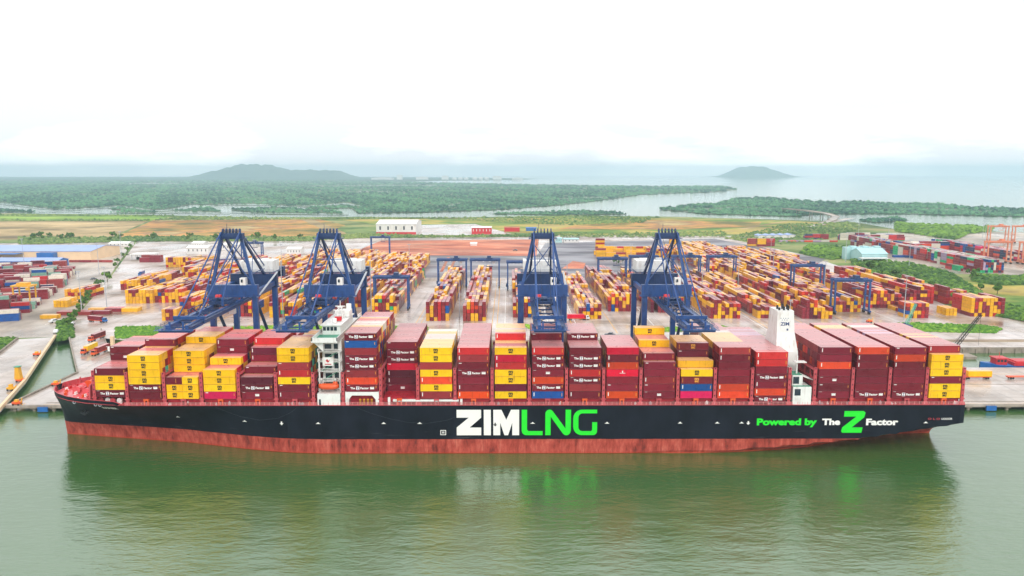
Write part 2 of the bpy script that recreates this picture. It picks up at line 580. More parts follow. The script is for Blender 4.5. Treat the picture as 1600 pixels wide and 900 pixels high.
_BV = np.array([(0, 0, 0), (1, 0, 0), (1, 1, 0), (0, 1, 0), (0, 0, 1), (1, 0, 1), (1, 1, 1), (0, 1, 1)], float)
_BF = np.array([(0, 3, 2, 1), (4, 5, 6, 7), (0, 1, 5, 4), (1, 2, 6, 5), (2, 3, 7, 6), (3, 0, 4, 7)])


def box_mass(name, boxes, mat, label, cat='container', group=None):
    """boxes: (x0,y0,z0,lx,ly,lz,(r,g,b)) -> one object of many crates"""
    a = np.array([b_[:6] for b_ in boxes], float)
    c = np.array([b_[6] for b_ in boxes], float)
    n = len(a)
    loc = _BV[None] * a[:, None, 3:6]
    ang = np.array([b_[7] if len(b_) > 7 else 0.0 for b_ in boxes])
    ca, sa = np.cos(ang)[:, None], np.sin(ang)[:, None]
    lx, ly = loc[:, :, 0].copy(), loc[:, :, 1].copy()
    loc[:, :, 0] = lx * ca - ly * sa
    loc[:, :, 1] = lx * sa + ly * ca
    v = (a[:, None, :3] + loc).reshape(-1, 3)
    f = (_BF[None] + 8 * np.arange(n)[:, None, None]).reshape(-1, 4)
    cc = np.repeat(c, 8, axis=0)
    me = slab_mesh_arrays(v, f, cc, "paint")
    me.name = name
    me.materials.append(mat)
    o = bpy.data.objects.new(name, me)
    col.objects.link(o)
    return tag(o, label, cat, group, 'stuff')

# ================================================================== SETTING
QZ = 3.0


def nth(n_):
    return f"{n_}{'th' if 10 <= n_ % 100 <= 20 else {1: 'st', 2: 'nd', 3: 'rd'}.get(n_ % 10, 'th')}"


def sheet(name, poly, z, mat, kind='structure', thick=None, label=None):
    mb = MB()
    if thick:
        mb.prism(poly, z - thick, z)
    else:
        n = len(poly)
        ar = sum(poly[i][0] * poly[(i + 1) % n][1] - poly[(i + 1) % n][0] * poly[i][1] for i in range(n))
        if ar < 0: poly = poly[::-1]
        mb.add([(x, y, z) for x, y in poly], [tuple(range(n))])
    o = mb.build(name, mat)
    return tag(o, label, None, None, kind)


def P(*pts, z=QZ):
    return [gp(x, y, z) for x, y in pts]


# water to the horizon
wm = MB()
wm.add([(-24000, -3000, 0), (24000, -3000, 0), (24000, 20000, 0), (-24000, 20000, 0)], [(0, 1, 2, 3)])
tag(wm.build("harbour_water", M['water']), kind='structure')

# land
land = [gp(-200, 534), gp(28, 531), gp(88, 528), gp(107, 524), gp(159, 515), gp(178, 528), (-221, 458), (-221, 456), (460, 456)]
land += P((1900, 366), (1560, 362), (1400, 358), (1335, 347), (1200, 342.5), (1050, 338.5), (900, 336.5), (700, 340), (560, 338.5), (400, 340), (250, 336), (0, 333), (-250, 333))
sheet("terrain", land, QZ, M['scrub'], thick=5)
jet = [(-233, 341.5), (300, 341.5), (300, 409), (-221, 409), gp(121, 583), gp(30, 626)]
sheet("quay_deck", jet, QZ, M['apron'], thick=1.3)
sheet("access_bridge", P((106.5, 522), (121, 584), (200, 584), (171, 551), (158, 514)), QZ + 0.02, M['apron'], thick=1.2)
for i, (a, b_) in enumerate(((-60, -20), (77, 104), (206, 222))):
    sheet("access_bridge", [(a, 408.5), (b_, 408.5), (b_, 477), (a, 477)], QZ + 0.02, M['apron'], thick=1.2)
pier = P((28, 530), (86, 527), (39, 597), (-2, 643), (-80, 643), (-40, 580), (0, 552))
sheet("pier_deck", pier, QZ + 0.03, M['apron'], thick=1.2)

yard = P((96, 522), (175, 430), (214, 377), (480, 378), (560, 372), (870, 371), (1125, 370), (1255, 398), (1300, 412), (1400, 444), (1490, 482), (1680, 499)) + [(330, 480), (-246, 480)]
sheet("yard_pavement", yard, QZ + 0.05, M['concrete'])
sheet("terminal_road", P((-120, 531), (86, 527), (166, 440), (206, 380), (150, 378), (-120, 382)), QZ + 0.06, M['road'])
sheet("terminal_pavement", P((1330, 398), (1370, 364), (1560, 362.5), (1720, 364), (1720, 433), (1490, 428), (1420, 414)), QZ + 0.06, M['road'])
sheet("asphalt_yard", P((596, 434), (650, 397.5), (840, 398), (852, 380), (1115, 373), (1290, 405), (1255, 425), (1000, 434)), QZ + 0.12, M['asphalt'])
sheet("red_soil_ground", P((540, 399), (596, 376), (842, 374), (838, 400), (648, 399)), QZ + 0.18, M['redsoil'])
sheet("red_soil_patch", P((878, 420), (895, 408), (915, 411), (912, 420)), QZ + 0.2, M['redsoil'])
for x in (687, 699, 640, 650):
    sheet("soil_strip", P((x, 425), (x + 12, 402), (x + 16, 402), (x + 5, 425)), QZ + 0.22, M['redsoil'])
sheet("green_field", P((-200, 333.6), (275, 336.8), (235, 345), (-200, 346)), QZ + 0.1, M['fieldgreen'])
sheet("tan_field", P((-200, 346.3), (232, 345.3), (165, 374), (-200, 375)), QZ + 0.14, M['fieldtan'])
sheet("ochre_field", P((240, 344), (500, 343), (540, 352), (480, 375), (172, 374)), QZ + 0.18, M['fieldorange'])
sheet("dry_grass_field", P((520, 342), (700, 342), (900, 338.5), (1200, 344), (1310, 349), (1180, 366), (870, 367), (600, 352)), QZ + 0.1, M['fieldyellow'])
sheet("golden_field", P((900, 352), (1010, 344), (1190, 347), (1185, 354), (1060, 359), (870, 358)), QZ + 0.2, M['fieldorange'])
sheet("concrete_pad", P((640, 352), (742, 350), (800, 366), (636, 369)), QZ + 0.22, M['apron'])
sheet("yellow_meadow", P((1475, 437), (1640, 440), (1700, 500), (1560, 492)), QZ + 0.08, M['fieldyellow'])
sheet("highway", P((250, 378.5), (870, 368), (1180, 369), (1320, 341), (1335, 341), (1195, 371.5), (870, 371), (250, 382)), QZ + 0.26, M['road'])
sheet("dirt_track", P((470, 343), (490, 343), (545, 366), (520, 366)), QZ + 0.24, M['fieldtan'])
sheet("dirt_track", P((1150, 358), (1230, 345), (1236, 345), (1165, 358)), QZ + 0.24, M['fieldtan'])
# shore path and soil behind the channel
sheet("shore_path", [(150, 457), (330, 457), (330, 472), (150, 472)], QZ + 0.05, M['apron'])
sheet("shore_soil", [(-220, 472.5), (330, 472.5), (330, 480), (-220, 480)], QZ + 0.03, M['soil'])
# painted lines on the quay and the pier (4 mm of paint on the deck)
for i, y in enumerate((343.2, 352.5, 382.5, 395)):
    sheet("quay_line", [(-215, y), (298, y), (298, y + 0.35), (-215, y + 0.35)], QZ + 0.012, M['wallconc'] if i in (1, 2) else M['yellow'])
# quay edge beam and piles, fenders
mb = MB()
mb.box(-232.5, 300, 341.2, 342.4, QZ - 0.9, QZ + 0.3)
qb = mb.build("quay_edge_beam", M['apron'])
tag(qb, kind='structure')
for i, x in enumerate(range(-228, 300, 9)):
    mb = MB()
    mb.cyl((x, 343.2, -3), (x, 343.2, QZ - 1.2), 0.8, 8)
    mb.box(x - 1.2, x + 1.2, 342, 345, QZ - 1.9, QZ - 1.25)
    o = mb.build("quay_pile", M['wallconc'], qb)
for i, px in enumerate((73, 1546)):
    x = (px - 795) / 3.38
    mb = MB()
    mb.box(x - 2.3, x + 2.3, 340.2, 340.9, 0.4, QZ - 0.4)
    mb.cyl((x - 1.2, 340.9, 2), (x - 1.2, 341.6, 2), 0.5, 8, mi=1)
    mb.cyl((x + 1.2, 340.9, 2), (x + 1.2, 341.6, 2), 0.5, 8, mi=1)
    o = mb.build("fender", [M['bluepaint'], M['dark']])
    tag(o, ["blue panel fender hung below the quay edge ahead of the bow", "blue panel fender hung below the quay edge astern of the ship"][i], "fender", "blue quay fenders")
# retaining wall of the shore with its piles
mb = MB()
mb.box(-221, 330, 455.3, 456.0, -2, QZ + 0.5)
for x in range(-220, 330, 8):
    mb.box(x, x + 1.4, 454.7, 455.3, -2, QZ - 0.3)
tag(mb.build("channel_wall", M['wallconc']), kind='structure')
# parapets of the pier and the canal edge
def curb(name, pts, w, h, mat, label=None):
    mb = MB()
    for a, b_ in zip(pts, pts[1:]):
        mb.bar((a[0], a[1], QZ + h / 2), (b_[0], b_[1], QZ + h / 2), w, h)
    return tag(mb.build(name, mat), kind='structure')
curb("pier_parapet", P((86, 527), (39, 597), (-2, 643)), 1.2, 1.6, M['cream'])
curb("pier_parapet", P((28, 530), (0, 552), (-40, 580)), 0.8, 1.4, M['wallconc'])
curb("canal_kerb", [gp(107, 523), gp(121, 583), gp(30, 626)], 1.0, 0.9, M['wallconc'])
curb("bridge_parapet", P((158, 515), (171, 551), (200, 584)), 0.6, 1.0, M['wallconc'])
curb("bridge_parapet", [(77, 409), (77, 470)], 0.6, 1.0, M['wallconc'])


# ---------------------------------------------------------------- foliage masses
rng = np.random.default_rng(5)


def in_poly(pts, poly):
    x, y = pts[:, 0], pts[:, 1]
    ins = np.zeros(len(pts), bool)
    n = len(poly)
    for i in range(n):
        x0, y0 = poly[i]; x1, y1 = poly[(i + 1) % n]
        c = ((y0 > y) != (y1 > y)) & (x < (x1 - x0) * (y - y0) / (y1 - y0 + 1e-12) + x0)
        ins ^= c
    return ins


def sample_px(poly, n, yp=1.0):
    xs = [p[0] for p in poly]; ys = [p[1] for p in poly]
    out = np.zeros((0, 2))
    while len(out) < n:
        q = np.stack([rng.uniform(min(xs), max(xs), n * 2), min(ys) + (max(ys) - min(ys)) * rng.random(n * 2) ** yp], 1)
        out = np.vstack([out, q[in_poly(q, poly)]])
    return out[:n]


def crowns(centres, rad, hgt, tone, zb):
    """low crowns of foliage: (n,2),(n,),(n,),(n,) -> verts, tris, tone"""
    n = len(centres)
    k = 7
    ang = (np.arange(k) / k * 2 * np.pi)[None] + rng.uniform(0, 6.28, (n, 1))
    v = np.zeros((n, 2 * k + 1, 3))
    r1 = rad[:, None] * rng.uniform(0.75, 1.2, (n, k))
    r2 = rad[:, None] * rng.uniform(0.45, 0.85, (n, k))
    v[:, :k, 0] = centres[:, :1] + r1 * np.cos(ang)
    v[:, :k, 1] = centres[:, 1:] + r1 * np.sin(ang)
    v[:, :k, 2] = zb + hgt[:, None] * rng.uniform(0.05, 0.3, (n, k))
    v[:, k:2 * k, 0] = centres[:, :1] + r2 * np.cos(ang + 0.4)
    v[:, k:2 * k, 1] = centres[:, 1:] + r2 * np.sin(ang + 0.4)
    v[:, k:2 * k, 2] = zb + hgt[:, None] * rng.uniform(0.6, 0.95, (n, k))
    v[:, 2 * k, 0] = centres[:, 0] + rad * rng.uniform(-0.25, 0.25, n)
    v[:, 2 * k, 1] = centres[:, 1] + rad * rng.uniform(-0.25, 0.25, n)
    v[:, 2 * k, 2] = zb + hgt * rng.uniform(0.95, 1.15, n)
    f = []
    for i in range(k):
        j = (i + 1) % k
        f += [(i, j, k + i), (j, k + j, k + i), (k + i, k + j, 2 * k)]
    f = (np.array(f)[None] + (2 * k + 1) * np.arange(n)[:, None, None]).reshape(-1, 3)
    t = np.clip(tone[:, None] + rng.uniform(-0.18, 0.18, (n, 2 * k + 1)), 0, 1)
    return v.reshape(-1, 3), f, t.ravel()


def canopy(name, polys, dens, rpx, mat, label, hscale=1.0, rmin=2.0, rmax=16.0, zb=2.0, cat='forest'):
    V, Fc, T, off = [], [], [], 0
    for poly in polys:
        n_ = len(poly)
        area = abs(sum(poly[i][0] * poly[(i + 1) % n_][1] - poly[(i + 1) % n_][0] * poly[i][1] for i in range(n_))) / 2
        n = max(6, int(area * dens))
        q = sample_px(poly, n)
        if 'mangrove' in name: q = q[~in_creek(q)]
        n = len(q)
        c = np.array([gp(a, b_, zb) for a, b_ in q])
        d = np.hypot(c[:, 0], c[:, 1])
        r = np.clip(rpx * d / F_PX * rng.uniform(0.6, 1.3, n), rmin, rmax)
        h = np.clip(r * rng.uniform(0.5, 1.3, n), 0.5, 9) * hscale
        tone = np.clip(0.46 + 0.2 * np.sin(c[:, 0] * 0.011 + 1.7 * np.sin(c[:, 1] * 0.004)) + 0.16 * np.sin(c[:, 0] * 0.031 + c[:, 1] * 0.013) + rng.normal(0, 0.26, n), 0, 1)
        v, f, t = crowns(c, r, h, tone, zb)
        V.append(v); Fc.append(f + off); T.append(t); off += len(v)
    me = slab_mesh_arrays(np.vstack(V), np.vstack(Fc), np.concatenate(T), "tone")
    me.name = name
    me.materials.append(mat)
    o = bpy.data.objects.new(name, me)
    col.objects.link(o)
    return tag(o, label, cat, None, 'stuff')


# mud flats that carry the mangroves (each an island in the delta), and the forest on them
islands = [
    [(-250, 286), (0, 284), (300, 282), (560, 283), (700, 286), (860, 289), (1010, 291), (1130, 291), (1152, 296), (1120, 300), (1000, 304), (955, 311), (880, 320), (790, 327), (700, 331), (560, 333), (548, 325), (500, 326), (440, 320), (380, 321), (300, 319), (262, 326), (200, 330), (150, 323), (90, 327), (20, 318), (-250, 312)],
    [(-250, 322), (-20, 326), (60, 331), (-250, 331)],
    [(360, 327), (430, 323.5), (520, 329), (545, 336), (420, 335)],
    [(170, 332), (260, 329), (330, 324), (350, 333), (250, 334)],
    [(760, 334), (900, 329), (960, 331), (980, 335), (880, 336)],
    [(1030, 327), (1080, 320), (1120, 318), (1150, 310.5), (1200, 309), (1240, 312.5), (1290, 316), (1340, 315.5), (1400, 318), (1450, 318.5), (1520, 324), (1600, 327), (1850, 330), (1850, 339), (1600, 338.5), (1400, 334), (1290, 334), (1240, 338), (1160, 336), (1100, 334)],
    [(1340, 344), (1400, 340), (1420, 344), (1370, 348)],
]
creeks = [
    [(-60, 316, 1.5), (10, 318, 3.5), (34, 322, 2.5), (70, 327, 1.5), (130, 327, 2), (170, 324, 4), (186, 322, 2), (240, 329, 1.8), (330, 332, 1.5), (420, 333, 2.0), (545, 335, 2)],
    [(330, 321, 1), (372, 319, 2.4), (420, 320, 2.6), (436, 323, 1.2), (500, 321, 2.6), (540, 318, 3.2), (566, 322, 2)],
    [(60, 331, 1), (110, 330, 2), (150, 333, 1.2), (260, 332.5, 1.6), (360, 334, 1.2)],
    [(345, 310, .8), (388, 309, 1.4), (400, 310, .6)], [(350, 292, .6), (372, 291.5, .9)], [(200, 287, .5), (240, 286.6, .8), (280, 287, .5)],
    [(520, 300, .5), (590, 299, .9), (640, 302, .7)], [(700, 322, .7), (712, 319, 2.2), (722, 317, .7)], [(480, 291, .5), (620, 289.5, .8), (700, 290, .5)],
    [(850, 314, .6), (900, 309, 1.0), (950, 308, .8)], [(20, 305, .5), (110, 303, .8), (180, 304, .5)], [(1080, 328, .8), (1140, 324, 1.4), (1210, 325, .8)], [(1350, 327, .6), (1450, 326, 1.0), (1560, 331, .8)],
]
def in_creek(q_):
    hit = np.zeros(len(q_), bool)
    for ck in creeks:
        xs_ = np.array([c[0] for c in ck]); ys_ = np.array([c[1] for c in ck]); ws_ = np.array([c[2] for c in ck])
        yy = np.interp(q_[:, 0], xs_, ys_); ww = np.interp(q_[:, 0], xs_, ws_)
        hit |= (q_[:, 0] > xs_[0]) & (q_[:, 0] < xs_[-1]) & (q_[:, 1] > yy - ww * .5 - .2) & (q_[:, 1] < yy + ww * .5 + 1.1)
    return hit
for ck in creeks:
    xx = np.linspace(ck[0][0], ck[-1][0], 40)
    yy = np.interp(xx, [c[0] for c in ck], [c[1] for c in ck]) + 0.25 * np.sin(xx * .31)
    ww = np.interp(xx, [c[0] for c in ck], [c[2] for c in ck]) * (0.8 + 0.3 * np.sin(xx * .47))
    sheet("creek", [gp(a_, b_ - w_ / 2, .75) for a_, b_, w_ in zip(xx, yy, ww)] + [gp(a_, b_ + w_ / 2, .75) for a_, b_, w_ in zip(xx[::-1], yy[::-1], ww[::-1])], .75, M['water'])
for i, isl in enumerate(islands):
    sheet("mangrove_flat", P(*isl, z=0.6), 0.6, M['mud'])
canopy("mangrove_forest", [islands[0]], 0.42, 2.3, M['leaf_mangrove'], "broad green mangrove forest across the delta below the horizon", zb=0.6, rmin=3.5, rmax=20)
canopy("mangrove_forest", islands[1:5], 0.45, 2.3, M['leaf_mangrove'], "low mangrove clumps among the near creeks beyond the fields", zb=0.6, rmin=3)
canopy("mangrove_forest", islands[5:], 0.45, 2.5, M['leaf_mangrove'], "mangrove belt along the far bank beyond the curved bridge", zb=0.6, rmin=3.5)
far_land = [(-300, 276.4), (200, 276.2), (560, 276.4), (740, 277.2), (840, 279.4), (800, 281.5), (690, 282.2), (640, 284), (300, 285), (-300, 287.5)]
sheet("far_shore", P(*far_land, z=0.5), 0.5, M['hill'])
# scrub and hedges round the yard
canopy("scrub_belt", [[(30, 371), (120, 372), (200, 371), (300, 370), (480, 371), (560, 366), (700, 369), (870, 366), (870, 370), (560, 372.5), (480, 377), (215, 377.5), (30, 382)]], 0.75, 2.2, M['leaf_scrub'], "dark hedge of scrub along the road behind the container yard", zb=3.2, rmin=1.6, rmax=4.5, cat='scrub')
canopy("scrub_belt", [[(700, 341), (900, 338), (1030, 340), (1000, 349), (880, 352), (760, 346)], [(1180, 362), (1230, 350), (1330, 348), (1350, 356), (1300, 372), (1200, 384), (1130, 372)], [(860, 366), (1130, 362), (1140, 370), (880, 371)]],
       0.34, 2.0, M['leaf_scrub'], "patchy green scrub over the dry grassland beyond the yard", zb=3.2, rmin=1.4, rmax=5, cat='scrub')
canopy("scrub_belt", [[(-200, 334), (275, 337), (268, 338.6), (-200, 336)], [(-200, 344), (235, 343.5), (232, 345.5), (-200, 346.5)], [(280, 338), (500, 341), (700, 340), (700, 342), (480, 343), (240, 344.5)]], 0.6, 1.6, M['leaf_scrub'], "thin line of bushes edging the green field by the creeks", zb=3.2, rmin=1.6, rmax=4.5, cat='scrub')
canopy("woodland", [[(1330, 404), (1420, 413), (1478, 425), (1505, 441), (1540, 463), (1580, 479), (1640, 492), (1640, 508), (1560, 495), (1520, 487), (1480, 472), (1430, 454), (1380, 436), (1335, 420)], [(1400, 350), (1450, 352), (1552, 356), (1546, 362), (1510, 366), (1488, 378), (1470, 372), (1400, 362)], [(1262, 384), (1330, 388), (1340, 400), (1300, 406), (1250, 396)], [(1518, 430), (1640, 436), (1640, 444), (1560, 446), (1520, 440)]],
       0.5, 3.6, M['leaf'], "dense green bushes between the container yard and the neighbouring terminal", zb=3.1, rmin=1.8, rmax=5.5, cat='bushes')
canopy("verge_weeds", [[(181, 512), (232, 510), (255, 512), (250, 527), (182, 529)], [(355, 512), (520, 508), (520, 516), (360, 527)], [(535, 509), (668, 511), (668, 517), (540, 518)], [(818, 508), (900, 508), (930, 513), (830, 517)], [(1025, 513), (1130, 510), (1150, 515), (1030, 519)], [(1362, 509), (1420, 505), (1540, 509), (1565, 514), (1555, 521), (1390, 517)]],
       0.9, 2.4, M['leaf_grass'], "bright green weeds on the verge behind the quay channel", zb=3.0, rmin=0.7, rmax=1.5, hscale=0.75, cat='weeds')
canopy("canal_bushes", [[(90, 505), (108, 500), (116, 528), (92, 534)], [(0, 531), (26, 530), (6, 545), (0, 548)]], 1.0, 3.4, M['leaf'], "green bushes at the head of the canal by the road", zb=2.6, rmin=1.2, rmax=2.6, cat='bushes')

# ---------------------------------------------------------------- hills
def hill(name, cx, cy, lx, ly, h, seed, peaks):
    r2 = np.random.default_rng(seed)
    nx, ny = 90, 24
    xs = np.linspace(-lx, lx, nx); ys = np.linspace(-ly, ly, ny)
    mb = MB()
    vv = []
    ph = r2.uniform(0, 6, 8)
    for y in ys:
        for x in xs:
            base = sum(a * math.exp(-((x - c) / w) ** 2) for c, w, a in peaks)
            wob = 1 + 0.06 * math.sin(x * 0.011 + ph[0]) + 0.05 * math.sin(x * 0.027 + ph[1]) + 0.04 * math.sin(y * 0.013 + x * 0.05 + ph[2])
            e = max(0.0, 1 - (y / ly) ** 2) * max(0.0, 1 - abs(x / lx) ** 6)
            vv.append((cx + x, cy + y, -1 + h * base * wob * e))
    ff = [(j * nx + i, j * nx + i + 1, (j + 1) * nx + i + 1, (j + 1) * nx + i) for j in range(ny - 1) for i in range(nx - 1)]
    mb.add(vv, ff)
    return tag(mb.build(name, M['hill'], smooth=True), kind='structure')


hill("hills", -4010, 13000, 1980, 700, 200, 3, [(-160, 420, 1.0), (-720, 420, 0.66), (560, 480, 0.6), (1100, 300, 0.5)])
hill("hills", 5060, 16000, 1080, 700, 205, 4, [(0, 350, 1.0), (-370, 250, 0.45), (440, 250, 0.4)])

# far port seen as pale sheds and tanks on the shore
for k, (px, w, h) in enumerate(((580, 300, 26), (650, 160, 36), (690, 90, 50), (710, 200, 24), (742, 240, 30), (770, 120, 44), (800, 150, 22), (620, 70, 60))):
    x, y = gp(px, 280.6, 1)
    where = ['1st', '3rd', '4th', '5th', '6th', '7th', '8th', '2nd'][k]
    if k in (3, 4):
        for q_ in range(3):
            mb = MB()
            mb.cyl((x + q_ * 80, y, 0), (x + q_ * 80, y, h), 32, 14)
            mb.cyl((x + q_ * 80, y, h), (x + q_ * 80, y, h + 8), 32, 14, 4)
            tag(mb.build("storage_tank", M['whitewall']), f"hazy white tank on the far shore, {nth(q_ + 1)} of the {'nearer-hill' if k == 3 else 'seaward'} three", "tank", "hazy port buildings on the far shore")
        continue
    mb = MB()
    mb.box(x, x + w, y, y + 80, 0, h)
    mb.slab_xz([(x - 4, h), (x + w + 4, h), (x + w / 2, h + 8)], y - 4, y + 84)
    tag(mb.build("port_shed", M['whitewall']), f"pale hazy port shed on the far shore, {where} from the hills side", "building", "hazy port buildings on the far shore")

# the curved road bridge over the creek
pts = [gp(1225, 325.5, 12), gp(1262, 329, 13), gp(1290, 333, 12), (gp(1306, 338, 9)), gp(1300, 344, 5), gp(1285, 349, 3.4)]
zs = [12, 13, 12, 9, 5, 3.5]
br = empty("road_bridge", (pts[2][0], pts[2][1], 0))
tag(br, "curved grey road bridge crossing the creek beyond the yard", "bridge")
br_loc = Vector(br.location)
fine = []
for i in range(len(pts) - 1):
    for t in np.linspace(0, 1, 6)[:-1]:
        fine.append((pts[i][0] * (1 - t) + pts[i + 1][0] * t, pts[i][1] * (1 - t) + pts[i + 1][1] * t, zs[i] * (1 - t) + zs[i + 1] * t))
fine.append((pts[-1][0], pts[-1][1], zs[-1]))
mb, rl = MB(), MB()
vd = []
for i, p in enumerate(fine):
    a = Vector(fine[max(0, i - 1)]); c = Vector(fine[min(len(fine) - 1, i + 1)])
    t = (c - a); t.z = 0; t.normalize()
    nrm = Vector((-t.y, t.x, 0))
    for sgn in (-1, 1):
        for dz in (0, -1.8):
            q = Vector(p) + nrm * 8 * sgn + Vector((0, 0, dz)) - br_loc
            vd.append(tuple(q))
fd = []
for i in range(len(fine) - 1):
    a, b_ = 4 * i, 4 * (i + 1)
    fd += [(a, b_, b_ + 2, a + 2), (a, a + 1, b_ + 1, b_), (a + 2, b_ + 2, b_ + 3, a + 3), (a + 1, a + 3, b_ + 3, b_ + 1)]
    rl.bar(vd[a], vd[b_], 0.5, 2.0)
    rl.bar(vd[a + 2], vd[b_ + 2], 0.5, 2.0)
mb.add(vd, fd)
mb.build("deck", M['road'], br)
rl.build("parapet", M['wallconc'], br)
for i in range(0, len(fine), 3):
    mb = MB()
    p = Vector(fine[i]) - br_loc
    mb.cyl((p.x - 3, p.y, -3), (p.x - 3, p.y, p.z - 1.7), 1.2, 8)
    mb.cyl((p.x + 3, p.y, -3), (p.x + 3, p.y, p.z - 1.7), 1.2, 8)
    mb.build("pier", M['wallconc'], br)

# ---------------------------------------------------------------- air
hz, nt, b = new_mat("haze_air")
nt.nodes.remove(b)
pv = N(nt, "ShaderNodeVolumePrincipled")
pv.inputs['Color'].default_value = (0.66, 0.87, 1.0, 1)
pv.inputs['Density'].default_value = 0.00009
pv.inputs['Anisotropy'].default_value = 0.2
nt.links.new(pv.outputs[0], nt.nodes['Material Output'].inputs['Volume'])
mb = MB()
mb.box(-24500, 24500, -3200, 20500, -4, 236)
tag(mb.build("haze", hz), kind='stuff')

# ================================================================== THE SHIP
SY = 312.2            # centreline
HB = 24.25            # half beam
ZD = 19.4             # main deck
DKX = [-188.4, -188.0, -187, -185, -181, -175, -166, -156, -145, 176, 178]
DKB = [0.02, 2.2, 5.0, 8.8, 13, 17, 20.7, 23, HB, HB, HB - 0.7]
WLX = [-188.4, -186.6, -180, -160, -131, -116, -105, -94, -84, -73, 72, 92, 108, 121, 136, 150, 165, 178]
WLB = [0.02, 0.35, 1.6, 5.6, 11.2, 15.6, 18.8, 21.6, 23.3, HB, HB, 22.4, 20.0, 16.6, 10.5, 5, 1.5, 0.6]


def half(X, z):
    bdk = float(np.interp(X, DKX, DKB)); bwl = float(np.interp(X, WLX, WLB))
    if X < 60:
        t = min(1, max(0, z / ZD))
        e = float(np.interp(X, [-188, -150, -90], [1.5, 2.4, 1.6]))
        b_ = bwl + (bdk - bwl) * t ** e
        if z < 0: b_ *= 1 + 0.03 * z
        return max(0.02, b_)
    zc = float(np.interp(X, [70, 90, 110, 125, 137, 150, 161, 178], [0.3, 1.2, 2.6, 4.2, 5.6, 7.4, 9.2, 11.9]))
    if z >= zc: return bdk
    t = max(0, z / zc)
    return max(0.02, bwl * (1 - t ** 1.6) + (bdk - 0.6) * t ** 1.6)


def top(X):
    return float(np.interp(X, [-188.4, -153, -150.2, 180], [21.3, 20.9, 19.55, 19.55]))


ship = empty("container_ship", (0, SY, 0))
tag(ship, "huge black and red container ship with green and white hull lettering moored at the quay", "ship")
xs = list(np.concatenate([[-188.4, -188.2, -187.8, -187.2], np.linspace(-186.4, -145, 34), np.linspace(-142, -70, 30), np.linspace(-64, 90, 12), np.linspace(95, 176, 34), [177.2, 178]]))
NL = 22
mb = MB()
vv = []
for X in xs:
    for s in (-1, 1):
        for k in range(NL):
            z = -3 + (top(X) + 3) * k / (NL - 1)
            xx = X
            if X < -184:   # raked stem
                xx = X + (1 - max(0, z) / 21) * 2.0 * max(0, (-184 - X) / 4.4)
            vv.append((xx, s * half(X, z), z))
ff = []
row = 2 * NL
for i in range(len(xs) - 1):
    for k in range(NL - 1):
        a = i * row + k; b_ = a + row
        ff.append((a, b_, b_ + 1, a + 1))
        a += NL; b_ += NL
        ff.append((a, a + 1, b_ + 1, b_))
e = (len(xs) - 1) * row
for k in range(NL - 1):
    ff.append((e + k, e + NL + k, e + NL + k + 1, e + k + 1))
mb.add(vv, ff)
hull = mb.build("hull", M['hull'], ship, smooth=False)
# deck plating
dx = [x for x in xs if x > -187.5]
mb = MB()
vv = [(x, -(half(x, ZD) - 0.12), ZD) for x in dx] + [(x, half(x, ZD) - 0.12, ZD) for x in dx]
n = len(dx)
mb.add(vv, [(i, i + 1, n + i + 1, n + i) for i in range(n - 1)])
mb.build("main_deck", M['deckred'], ship)
# gunwale strip and bulwark inner face
for s in (-1, 1):
    mb = MB()
    for a, b_ in zip(xs[2:], xs[3:]):
        mb.bar((a, s * half(a, ZD), top(a) + 0.06), (b_, s * half(b_, ZD), top(b_) + 0.06), 0.34, 0.16)
        if b_ < -150:
            mb.bar((a, s * (half(a, ZD) - 0.3), (top(a) + ZD) / 2), (b_, s * (half(b_, ZD) - 0.3), (top(b_) + ZD) / 2), 0.12, top(a) - ZD - 0.05)
            mb.bar((a, s * (half(a, ZD) - 0.3), top(a)), (a, s * (half(a, ZD) - 1.3), ZD), 0.2, 0.25)
    mb.build("gunwale", M['pink'], ship)


def hull_marks(name, verts, faces, mat, off=0.05, parent=None):
    mb = MB()
    mb.add([(x, -half(x, z) - off, z) for x, z in verts], faces)
    return mb.build(name, mat, parent or hull)


def zpoly(name, polys, mat, u0, v0, sx, sz, X0, Z1):
    """flat outlines given in drawing units, y down"""
    vs_, fs = [], []
    for poly in polys:
        b_ = len(vs_)
        q = [(X0 + (x - u0) * sx, Z1 - (y - v0) * sz) for x, y in poly]
        n_ = len(q)
        ar = sum(q[i][0] * q[(i + 1) % n_][1] - q[(i + 1) % n_][0] * q[i][1] for i in range(n_))
        if ar < 0: q = q[::-1]
        vs_ += q
        fs.append(tuple(range(b_, b_ + n_)))
    return hull_marks(name, vs_, fs, mat)


def arc(cx, cy, r, a0, a1, n=7):
    return [(cx + r * math.cos(R(a0 + (a1 - a0) * i / (n - 1))), cy + r * math.sin(R(a0 + (a1 - a0) * i / (n - 1)))) for i in range(n)]


